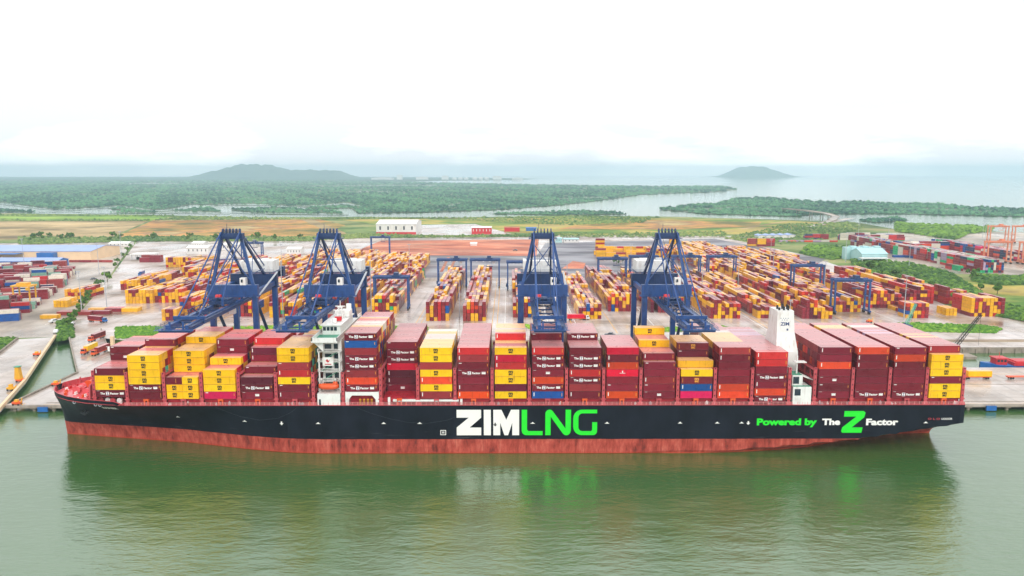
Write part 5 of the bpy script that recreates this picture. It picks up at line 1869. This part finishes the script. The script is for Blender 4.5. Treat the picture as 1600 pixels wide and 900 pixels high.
# white refrigerated stacks standing in the yard as a wall of reefers
for i, (x, y, lx, ly, h, lab) in enumerate(((-272, 742, 9, 26, 8, "white tarpaulin-covered stack among the yellow boxes"), (40, 690, 7, 22, 5, "white row of refrigerated units left of the slanting block"), (214, 705, 14, 8, 9, "white refrigerated stack behind the funnel in the yard"), (268, 745, 14, 8, 9, "white refrigerated stack seen through the nearest yard gantry"))):
    mb = MB()
    nx_ = max(1, int(lx / 2.5))
    for k in range(nx_):
        for t in range(int(h / 2.7)):
            mb.box(x + k * 2.6, x + k * 2.6 + 2.44, y, y + 12, QZ + .06 + t * 2.75, QZ + 2.7 + t * 2.75)
            mb.box(x + k * 2.6 + .5, x + k * 2.6 + 1.9, y - .08, y - .005, QZ + .7 + t * 2.75, QZ + 1.6 + t * 2.75, 1)
    o = mb.build("reefer_stack", [M['whitewall'], M['glass']])
    tag(o, lab, "containers", "white refrigerated stacks in the yard", "stuff")


for X in (-66, -62.5, -12, -8.5, -3, 24, 27.5, 44, 47, 72, 101, 143, 175, 178, 208, 242, 279, 318, -108, -113, -182, -208):
    sheet("lane_line", [(X, 500), (X + .45, 500), (X + .45, 765), (X, 765)], QZ + .062, M['white'] if int(X) % 2 else M['yellow'])
for y_ in (486, 497, 530):
    sheet("lane_line", [(-215, y_), (330, y_), (330, y_ + .5), (-215, y_ + .5)], QZ + .066, M['white'])
# ================================================================== VEHICLES
def make_truck(cab_mat, chassis=True):
    root = empty("terminal_truck")
    mb = MB()
    mb.box(-1.2, 1.2, -9.2, -7.2, 1.0, 3.4)
    mb.slab_yz([(-9.9, 1.0), (-9.2, 1.0), (-9.2, 2.2), (-9.8, 2.0)], -1.2, 1.2)
    c = mb.build("cab", cab_mat, root)
    w = MB(); w.box(-1.05, 1.05, -9.26, -9.21, 2.2, 3.2); w.box(-1.26, -1.21, -8.9, -7.9, 2.2, 3.1); w.box(1.21, 1.26, -8.9, -7.9, 2.2, 3.1); w.build("window", M['glass'], c)
    mb = MB(); mb.box(-.9, .9, -8.9, 6.4, .95, 1.25); mb.box(-1.2, 1.2, -5.8, 6.4, 1.26, 1.5); mb.build("trailer", M['orange'] if chassis else M['steel'], root)
    for y in (-8.6, -6.4, -5.3, 3.6, 4.8):
        for s in (-1, 1):
            w = MB(); w.cyl((s * .75, y, .52), (s * 1.2, y, .52), .5, 10); w.build("wheel", M['dark'], root)
    return root


trucks = {}
def put_truck(x, y, rz, cab, code, lab, boxlab):
    key = cab
    if key not in trucks:
        t = trucks[key] = make_truck(M[cab])
    else:
        t = copy_tree(trucks[key])
    t.location = (x, y, QZ + .07); t.rotation_euler = (0, 0, rz)
    tag(t, lab, "truck", "trucks in the yard")
    if code:
        o = put_container(ME40, (0, 0, 0), code, boxlab, "containers on trailers", logo=False)
        o.rotation_euler = (0, 0, rz + math.pi / 2)
        o.location = Vector((x, y, QZ + 1.6)) + Matrix.Rotation(rz, 3, 'Z') @ Vector((0, .3, 0))
        if code == 'Y':
            o.rotation_euler = (0, 0, rz + math.pi / 2)
    return t


x, y = gp(150, 503); put_truck(x, y, R(70), 'bluepaint', 'M', "blue-cabbed truck crossing the yard left of the first quay crane", "maroon container on the truck crossing the open yard at left")
x, y = gp(142, 549); put_truck(x, y, R(2), 'orange', 'Y', "orange truck on the access bridge carrying a yellow container", "yellow container on the truck on the access bridge")
x, y = gp(160, 551); put_truck(x, y, R(-3), 'orange', 'B', "orange truck on the access bridge carrying a maroon container", "faded maroon container on the truck at front of the access bridge")
x, y = gp(154, 530); put_truck(x, y, R(-3), 'orange', 'M', "orange truck following two others on the access bridge", "maroon container on the rearmost truck on the access bridge")
x, y = gp(900, 500); put_truck(x, y, R(90), 'carwhite', 'C', "white-cabbed truck with crimson box right of midships quay crane", "crimson container on the truck right of the midships quay crane")
x, y = gp(1528, 592); put_truck(x, y, R(-90), 'carwhite', 'Y', "white-cabbed truck parked on the quay astern of the ship", "yellow container with black emblem on a trailer astern of the ship")
x, y = gp(1592, 592); put_truck(x, y, R(90), 'carwhite', None, "white-cabbed truck with an empty trailer at the quay's right end", "")
x, y = gp(222, 430); put_truck(x, y, R(10), 'bluepaint', 'U', "blue truck driving down from the white gate canopy", "blue container on the truck below the gate canopy")
x, y = gp(1508, 408); put_truck(x, y, R(10), 'carwhite', 'R', "white truck on the neighbouring terminal's wide road", "red container on the truck on the neighbouring terminal's road")
x, y = gp(1510, 470); put_truck(x, y, R(0), 'orange', None, "orange truck at the yard's grassy right corner", "")


def make_car(mat):
    root = empty("pickup_car")
    mb = MB()
    mb.slab_yz([(-2.4, .45), (2.4, .45), (2.45, .95), (1.0, 1.05), (.6, 1.1), (-2.4, 1.05)], -.9, .9)
    mb.slab_yz([(-1.5, 1.05), (1.1, 1.05), (.5, 1.65), (-1.2, 1.68)], -.82, .82)
    b_ = mb.build("body", mat, root)
    w = MB(); w.slab_yz([(-1.3, 1.15), (.85, 1.15), (.45, 1.55), (-1.1, 1.55)], -.85, .85); w.build("window", M['glass'], b_)
    for y in (-1.5, 1.5):
        for s in (-1, 1):
            w = MB(); w.cyl((s * .7, y, .36), (s * .94, y, .36), .35, 10); w.build("wheel", M['dark'], root)
    return root


cars = {}
for i, (px, py, mt, rz, sc, lab) in enumerate(((146, 437, 'cargrey', -30, 1.3, "small dark car highest up the tree-lined road"), (121, 465, 'carwhite', -30, 1.5, "white pickup halfway down the tree-lined road"), (86, 504, 'carwhite', -35, 1.6, "white pickup nearest on the tree-lined road"),
                                              (88, 520, 'carwhite', 20, 1.4, "white van parked beside the canal bushes"), (113, 507, 'carwhite', 15, 1.3, "white car parked by the hedge's lower end"), (150, 402, 'cargrey', 60, 1.3, "grey car beside the blue roofed warehouse"),
                                              (805, 392, 'cargrey', 80, 1.4, "dark pickup on the red soil behind the yard"), (953, 525, 'cargrey', 70, 1.4, "dark buggy on the access bridge behind the ship"))):
    if mt not in cars:
        o = cars[mt] = make_car(M[mt])
    else:
        o = copy_tree(cars[mt])
    x, y = gp(px, py)
    o.location = (x, y, QZ + .08); o.rotation_euler = (0, 0, R(rz)); o.scale = (sc, sc, sc)
    tag(o, lab, "car", "cars around the terminals")

# ================================================================== MASTS
def make_mast(h=32):
    root = empty("light_mast")
    mb = MB(); mb.cyl((0, 0, 0), (0, 0, h), .38, 8, .18); mb.build("pole", M['steel'], root)
    mb = MB()
    mb.box(-1.6, 1.6, -.5, .5, h, h + .3)
    for k in range(4): mb.box(-1.5 + k * .85, -1.0 + k * .85, -.75, -.5, h - .3, h + .3)
    mb.build("lamp_head", M['steel'], root)
    return root
mast0 = None
masts = ((313, 466), (718, 497), (1096, 470), (1153, 450), (1207, 440), (1203, 420), (1287, 467), (1412, 500), (399, 420), (441, 430), (155, 428), (38, 418), (128, 490), (640, 430), (1321, 410), (590, 442), (1340, 385), (1534, 385), (1538, 386), (1543, 387), (190, 402), (1420, 420), (167, 480), (985, 430), (1388, 372))
for i, (px, py) in enumerate(sorted(masts)):
    x, y = gp(px, py)
    if mast0 is None: o = mast0 = make_mast()
    else: o = copy_tree(mast0)
    o.location = (x, y, QZ)
    tag(o, f"tall slender grey floodlight mast in the yards, {nth(i + 1)} mast from the left", "light mast", "floodlight masts in the yards")

# ================================================================== BUILDINGS
def gable(name, x0, x1, y0, y1, h, rise, wall, roof, label, along='x', nwin=0, winmat='glass', cat="building", base=None):
    root = empty(name, ((x0 + x1) / 2, (y0 + y1) / 2, QZ))
    a, c = (x1 - x0) / 2, (y1 - y0) / 2
    mb = MB()
    mb.box(-a, a, -c, c, .05, h)
    if along == 'x': mb.slab_yz([(-c, h), (c, h), (0, h + rise)], -a, a)
    else: mb.slab_xz([(-a, h), (a, h), (0, h + rise)], -c, c)
    w_ = mb.build("wall", wall, root)
    mb = MB()
    t = .35
    if along == 'x':
        mb.slab_yz([(-c - .8, h - .1), (-c - .8, h + t), (0, h + rise + t + .2), (0, h + rise + .02)], -a - .6, a + .6)
        mb.slab_yz([(c + .8, h - .1), (0, h + rise + .02), (0, h + rise + t + .2), (c + .8, h + t)], -a - .6, a + .6)
    else:
        mb.slab_xz([(-a - .8, h - .1), (-a - .8, h + t), (0, h + rise + t + .2), (0, h + rise + .02)], -c - .6, c + .6)
        mb.slab_xz([(a + .8, h - .1), (0, h + rise + .02), (0, h + rise + t + .2), (a + .8, h + t)], -c - .6, c + .6)
    mb.build("roof", roof, root)
    for k in range(nwin):
        xw = -a + (k + .5) * 2 * a / nwin
        m_ = MB(); m_.box(xw - a / nwin * .2, xw + a / nwin * .2, -c - .08, -c - .01, h * .45, h * .8); m_.build("window", M[winmat], root)
    if base:
        m_ = MB(); m_.box(-a - .1, a + .1, -c - .12, -c - .02, .05, h * .22); m_.build("plinth", base, root)
    tag(root, label, cat)
    return root


def at(px0, px1, py):
    a, c = gp(px0, py), gp(px1, py)
    return a[0], c[0], a[1]


x0, x1, y = at(588, 650, 366)
gable("warehouse", x0, x1, y, y + 85, 17, 5, M['whitewall'], M['white'], "big white gabled warehouse behind the yard with red foot", nwin=5, base=M['red'])
x0, x1, y = at(-60, 142, 407)
w = gable("warehouse", x0, x1, y, y + 70, 11, 4, M['cream'], M['blueroof'], "long low warehouse with pale blue roof at the left edge")
mb = MB(); mb.box((x1 - x0) / 2 - 60, (x1 - x0) / 2 - 40, -44, -35.1, .06, 10); mb.build("canopy", M['bluepaint'], w)
mb = MB(); mb.box(-(x1 - x0) / 2, (x1 - x0) / 2 - 80, -52, -36, 9.0, 9.6); mb.build("awning", M['bluepaint'], w)
x0, x1, y = at(-60, 90, 418)
gable("shed", x0, x1, y, y + 22, 7, 2.5, M['bluepaint'], M['blueroof'], "pale blue roofed shed in front of the long warehouse", cat="shed")
x0, x1, y = at(737, 768, 366)
o = gable("office", x0, x1, y, y + 24, 11, 1.5, M['red'], M['white'], "red two-storey office behind the soil strip", nwin=6, winmat='white')
for i, (a, b_, py, h, mt, rf, lab) in enumerate(((868, 878, 379, 6, 'cyanroof', 'cyanroof', "pale cyan site office at the edge of the asphalt"), (881, 904, 379, 5, 'whitewall', 'cyanroof', "low white site office beside the cyan one"), (788, 812, 362, 7, 'red', 'redsoil', "small red shed in the compound behind the yard"),
                                                (822, 838, 361, 5, 'bluepaint', 'bluepaint', "small blue shed in the compound behind the yard"), (735, 745, 384, 3, 'whitewall', 'white', "tiny white hut on the red soil"))):
    x0, x1, y = at(a, b_, py)
    gable("site_office" if i < 2 else "shed", x0, x1, y, y + 12, h, 1.2, M[mt], M[rf], lab, nwin=4 if i < 2 else 0)
# gate canopy
x0, x1, y = at(205, 240, 406)
g = empty("gate_canopy", ((x0 + x1) / 2, y, QZ))
a = (x1 - x0) / 2
mb = MB(); mb.box(-a, a, -2, 16, 6.2, 7.4); mb.build("roof", M['white'], g)
for k in range(6):
    for yy in (0, 14):
        mb = MB(); mb.box(-a + 1 + k * (2 * a - 2) / 5 - .3, -a + 1 + k * (2 * a - 2) / 5 + .3, yy - .3, yy + .3, .06, 6.2); mb.build("column", M['steel'], g)
for k in range(4):
    mb = MB(); mb.box(-a + 5 + k * 7, -a + 7 + k * 7, 3, 8, .06, 2.8); mb.build("booth", M['dark'], g)
tag(g, "white flat-roofed gate canopy over the lanes at the yard entrance", "gate canopy")
for i, (a, b_, py, h, lab) in enumerate(((292, 325, 397, 8, "white low workshop behind the yard entrance"), (300, 318, 388, 7, "small white store behind the low workshop"), (340, 372, 391, 7, "white shed behind the apex of the first quay crane"), (448, 470, 398, 7, "white shed beside the far yard gantry"), (170, 200, 385, 4, "thin white wall-like shed beyond the blue roofed warehouse"))):
    x0, x1, y = at(a, b_, py)
    gable("workshop", x0, x1, y, y + 18, h, 2, M['whitewall'], M['white'], lab, nwin=5)
# cyan-roofed terminal office
x0, x1, y = at(1346, 1386, 410)
o = gable("terminal_office", x0, x1, y, y + 30, 10, 5, M['cyanroof'], M['cyanroof'], "pale cyan terminal office with stepped rear wall and white canopy", nwin=0)
for k in range(6):
    mb = MB(); mb.box(-22 + k * 7.3, -15.2 + k * 7.3, 15.1, 24, .06, 15 + (k % 2) * 1.2); mb.build("bay", M['cyanroof'], o)
mb = MB(); mb.box(-20, 12, -26, -17, 5.5, 6.2); mb.box(-19, -18.4, -25, -24.4, .06, 5.5); mb.box(10, 10.6, -25, -24.4, .06, 5.5); mb.build("canopy", M['white'], o)
x0, x1, y = at(1416, 1446, 390)
gable("shed", x0, x1, y, y + 14, 7, 1.5, M['whitewall'], M['white'], "white open shed among stacks on the neighbouring terminal", nwin=4, cat="shed")
x0, x1, y = at(1250, 1310, 372)
for k in range(5):
    gable("long_shed", x0 + k * 13 - 70, x0 + k * 13 - 59, y - 10 + k * 3, y + 12 + k * 3, 4.5, 1.4, M['whitewall'], M['blueroof'], f"pale {['first', 'second', 'third', 'fourth', 'last'][k]} shed of the slanting row beyond the yard, counted from the funnel side", along='y', cat="shed")

# ================================================================== CRANES AND MACHINES ON THE SHORE
def lattice(root, p, q, w0, w1, mat, n=14, name="boom"):
    p, q = Vector(p), Vector(q)
    d = (q - p).normalized()
    s = d.cross(Vector((0, 1, 0.1))).normalized(); u = s.cross(d).normalized()
    mb = MB()
    def c(i, a, b_):
        t = i / n; w = w0 + (w1 - w0) * t
        return p + (q - p) * t + s * a * w / 2 + u * b_ * w / 2
    cs = ((-1, -1), (1, -1), (1, 1), (-1, 1))
    for i in range(n):
        for k in range(4):
            mb.bar(c(i, *cs[k]), c(i + 1, *cs[k]), .22, .22)
            mb.bar(c(i, *cs[k]), c(i + 1, *cs[(k + 1) % 4]), .13, .13)
    return mb.build(name, mat, root)


def crawler(px, py, tip, boom_mat, label):
    x, y = gp(px, py)
    r_ = empty("lattice_boom_crane", (x, y, QZ))
    for s in (-1, 1):
        mb = MB(); mb.box(s * 2.2 - .6, s * 2.2 + .6, -3.5, 3.5, .08, 1.3); mb.build("track", M['dark'], r_)
    mb = MB(); mb.box(-1.6, 1.6, -4.5, 2.5, 1.4, 3.6); mb.box(-1.5, -.2, 1.2, 2.9, 1.5, 4.2); mb.build("body", M['crane2'], r_)
    lattice(r_, (0, 2, 2.4), tip, 1.8, 1.0, boom_mat)
    mb = MB(); mb.bar((0, -3.5, 3.6), tip, .1, .1); mb.bar(tip, (tip[0], tip[1], 4), .08, .08); mb.build("cable", M['dark'], r_)
    tag(r_, label, "crane")


crawler(1417, 515, (7, 4, 17), M['greencrane'], "small crane with mint green lattice boom on the verge by the yard")
# floating crane: the dark boom rises from a pontoon in the channel
x, y = gp(1487, 556, 1)
fc = empty("crane_barge", (x, y, 0))
mb = MB(); mb.slab_xz([(-11, -.8), (11, -.8), (12.5, 1.6), (-12.5, 1.6)], -5, 5); mb.build("pontoon", M['wallconc'], fc)
mb = MB(); mb.box(-4, 1, -2, 2, 1.6, 4.4); mb.build("body", M['crane2'], fc)
lattice(fc, (-1, 0, 3), (19, 6, 25), 2.0, 1.2, M['dark'])
mb = MB(); mb.bar((19, 6, 25), (19, 6, 6), .1, .1); mb.bar((-4, 0, 4.4), (19, 6, 25), .1, .1); mb.build("cable", M['dark'], fc)
tag(fc, "floating crane with dark lattice boom in the channel behind the stern", "crane")

# red cargo barge with blue bow
x, y = gp(1530, 577, 0)
bg = empty("cargo_barge", (x, y, 0))
bg.scale = (1.5, 1.4, 1.5)
mb = MB()
st = [(0, .3, 3.0), (2.5, 1.6, 2.6), (6, 3.0, 2.2), (10, 3.4, 2.0), (40, 3.4, 2.0), (44, 2.8, 2.4)]
vv = []
for sx, b_, zt in st: vv += [(sx, -b_, zt), (sx, -b_ * .8, -.6), (sx, b_ * .8, -.6), (sx, b_, zt)]
ff = []
for i in range(len(st) - 1):
    a = 4 * i
    ff += [(a, a + 1, a + 5, a + 4), (a + 2, a + 3, a + 7, a + 6), (a, a + 4, a + 7, a + 3)]
ff += [(20, 21, 22, 23)]
mb.add(vv, ff)
mb.build("hull", M['bluepaint'], bg)
mb = MB(); mb.box(11, 40, -3.2, 3.2, 2.02, 3.2); mb.box(12, 39, -2.6, 2.6, 3.2, 3.6); mb.build("hold", M['red'], bg)
mb = MB(); mb.box(5, 9, -2, 2, 2.1, 4.4); mb.box(4.6, 9.4, -2.3, 2.3, 4.4, 4.7); mb.bar((7, 0, 4.7), (7, 0, 6.5), .12, .12); mb.build("wheelhouse", M['red'], bg)
for k in range(3):
    mb = MB(); mb.box(5.3 + k * 1.25, 6.2 + k * 1.25, -2.06, -2.01, 3.2, 4.1); mb.build("window", M['glass'], bg)
tag(bg, "red cargo barge with blue bow in the channel astern of the ship", "barge")

# machines on the left pier
def dock_machine(px, py, label, kind):
    x, y = gp(px, py)
    r_ = empty("dock_loader", (x, y, QZ + .05))
    r_.scale = (.72, .72, .72)
    mb = MB(); mb.box(-2.5, 2.5, -1.6, 1.6, .9, 2.3); mb.build("chassis", M['orange'] if kind else M['yellow'], r_)
    for sx in (-1.7, 1.7):
        for sy in (-1.5, 1.5):
            w = MB(); w.cyl((sx, sy - .3, .65), (sx, sy + .3, .65), .65, 10); w.build("wheel", M['dark'], r_)
    mb = MB(); mb.box(-1.2, .9, -1, 1, 2.3, 4.3 if kind == 0 else 3.6); mb.build("cab", M['yellow'], r_)
    if kind == 2:
        mb = MB(); mb.slab_xz([(-3.2, 2.3), (1.2, 2.3), (.2, 11), (-2.2, 11)], -1.6, 1.6); mb.build("hopper", M['yellow'], r_)
        mb = MB(); mb.box(-2.8, .8, -1.9, 1.9, 11, 11.5); mb.build("hopper_lid", M['greendeck'], r_)
    else:
        mb = MB(); mb.bar((2.4, 0, 1.2), (3.4, 0, 3.6 + kind), .5, .5); mb.bar((3.4, -1, 1.0), (4.6, -1, .6), .2, .2); mb.bar((3.4, 1, 1.0), (4.6, 1, .6), .2, .2); mb.build("mast", M['yellow'], r_)
    tag(r_, label, "loader")
dock_machine(32, 597, "yellow hopper machine with green lid on the left pier", 2)
dock_machine(58, 556, "orange loader on the left pier near the canal", 1)
dock_machine(18, 610, "small yellow loader nearest the left pier's corner", 0)
dock_machine(27, 633, "yellow loader on the quay's left corner", 1)
dock_machine(88, 603, "orange loader on the quay ahead of the bow", 1)
dock_machine(1358, 504, "orange loader on the pavement above the stern stacks", 1)
# yellow straddle carrier of the left terminal
x, y = gp(40, 476)
sc = empty("straddle_carrier", (x, y, QZ + .08))
for sx in (-6.5, 6.5):
    for sy in (-4, 4):
        mb = MB(); mb.bar((sx, sy, 1.2), (sx, sy, 15), .9, .9); mb.build("leg", M['yellow'], sc)
        w = MB(); w.cyl((sx - .3, sy, .7), (sx + .3, sy, .7), .7, 10); w.build("wheel", M['dark'], sc)
mb = MB(); mb.box(-8, 8, -4.6, 4.6, 15, 16.2); mb.box(-4, 4, -3, 3, 16.2, 18); mb.build("top_frame", M['yellow'], sc)
mb = MB(); mb.box(5.2, 7.4, -6.6, -4.7, 12.4, 14.8); mb.build("cab", M['yellow'], sc)
tag(sc, "yellow straddle carrier among the stacks of the left terminal", "straddle carrier")
# white gangway tower on the bridge
x, y = gp(178, 560)
tr_ = empty("shore_tower", (x, y, QZ))
mb = MB(); mb.box(-.9, .9, -.9, .9, .03, 13); mb.build("column", M['cream'], tr_)
mb = MB(); mb.box(-2.6, -.95, -1.2, 1.2, 4.5, 6.8); mb.bar((-4, 0, 6.9), (-.9, 0, 6.9), .2, .2); mb.build("control_box", M['white'], tr_)
tag(tr_, "cream column with white control box beside the access bridge", "tower")

# ================================================================== TREES
tn = np.random.default_rng(11)


def make_crown(rx, rz, n, seed):
    g_ = np.random.default_rng(seed)
    ncl = 7
    cl = np.stack([g_.normal(0, .45, ncl), g_.normal(0, .45, ncl), g_.uniform(-.55, .6, ncl)], 1)
    cl[:, :2] *= rx; cl[:, 2] *= rz
    V, T = [], []
    for i in range(n):
        c = cl[i % ncl]
        d = g_.normal(0, 1, 3); d /= np.linalg.norm(d)
        p = c + d * np.array([rx, rx, rz]) * g_.uniform(.28, .5)
        s = g_.uniform(.22, .4) * rx * .55
        a = g_.normal(0, 1, 3); a /= np.linalg.norm(a)
        b_ = np.cross(a, d); b_ /= (np.linalg.norm(b_) + 1e-6)
        V += [p - a * s - b_ * s, p + a * s - b_ * s, p + a * s + b_ * s, p - a * s + b_ * s]
        T += [np.clip(.45 + .25 * ((i % ncl) / ncl - .5) * 2 + g_.normal(0, .2), 0, 1)] * 4
    me = slab_mesh_arrays(np.array(V), np.arange(len(V)).reshape(-1, 4), np.array(T), "tone")
    me.name = "crown"
    me.materials.append(M['leaf'])
    return me


crown_me = [make_crown(2.6, 2.2, 260, s) for s in (1, 2, 3, 4)]
def trunk_mesh():
    mb = MB()
    mb.cyl((0, 0, 0), (.1, 0, 2.4), .25, 7, .16)
    mb.cyl((.1, 0, 2.2), (1.1, .3, 3.9), .13, 6, .05)
    mb.cyl((.1, 0, 2.0), (-.9, -.4, 3.8), .12, 6, .05)
    mb.cyl((.1, 0, 2.4), (.1, .2, 4.4), .13, 6, .05)
    me = bpy.data.meshes.new("trunk")
    me.from_pydata(mb.v, [], mb.f); me.materials.append(M['bark'])
    return me
trunk_me = trunk_mesh()


def tree(px, py, s, label, group, i):
    x, y = gp(px, py)
    r_ = empty("tree", (x, y, QZ), tn.uniform(0, 6.28))
    r_.scale = (s, s, s * tn.uniform(.9, 1.15))
    c = bpy.data.objects.new("crown", crown_me[i % 4]); c.parent = r_; c.location = (0, 0, 4.1); col.objects.link(c)
    t = bpy.data.objects.new("trunk", trunk_me); t.parent = r_; col.objects.link(t)
    tag(r_, label, "tree", group)


row1 = ((168, 440, 1.5), (180, 419, 1.1), (184, 412, 1.0), (158, 446, 1.0), (151, 451, 1.1), (145, 459, 1.2), (139, 467, 1.1), (135, 474, 1.2), (130, 481, 1.3), (125, 489, 1.2), (119, 496, 1.0), (114, 503, 1.0), (193, 402, 1.0), (199, 394, 1.1), (204, 388, 1.0), (107, 511, 1.1), (110, 507, .9))
for i, (px, py, s) in enumerate(sorted(row1, key=lambda q: -q[1])):
    tree(px, py, s, f"leafy tree on the strip dividing the two left terminals, {nth(i + 1)} up from the canal", "trees along the dividing strip", i)
for i, (px, py, s) in enumerate(((1121, 415, 1.7), (1128, 418, 1.5), (963, 412, 1.2), (970, 414, 1.1))):
    tree(px, py, s, ["taller bright tree between the gantries beyond the funnel-side quay crane", "shorter bright tree between the gantries beyond the funnel-side quay crane", "left one of two dark trees on the asphalt's edge", "right one of two dark trees on the asphalt's edge"][i], "trees inside the yard", i)
for i, px in enumerate(sorted(tn.uniform(40, 470) for _ in range(26))):
    tree(px, 374 + tn.uniform(-2, 3), tn.uniform(1.0, 1.9), f"green tree in the belt along the back road, {nth(i + 1)} from the left edge", "trees along the back road", i)
for i in range(20):
    px = 1345 + i * 10 + tn.uniform(-4, 4); py = 418 + i * 3.6 + tn.uniform(-4, 8)
    tree(px, py, tn.uniform(1.0, 1.6), f"green tree in the bushes beside the neighbouring terminal, {nth(i + 1)} from the terminal office", "trees in the right-hand bushes", i)
for i, (px, py, s) in enumerate(((1532, 455, 1.3), (1558, 460, 1.5), (1519, 437, 1.6), (1350, 386, 1.2), (1362, 384, 1.1))):
    tree(px, py, s, ["green tree on the yellow meadow, nearer the bushes", "green tree on the yellow meadow, nearer the picture's edge", "green tree at the meadow's top corner", "left tree behind the cyan terminal office", "right tree behind the cyan terminal office"][i], "trees near the yellow meadow", i)
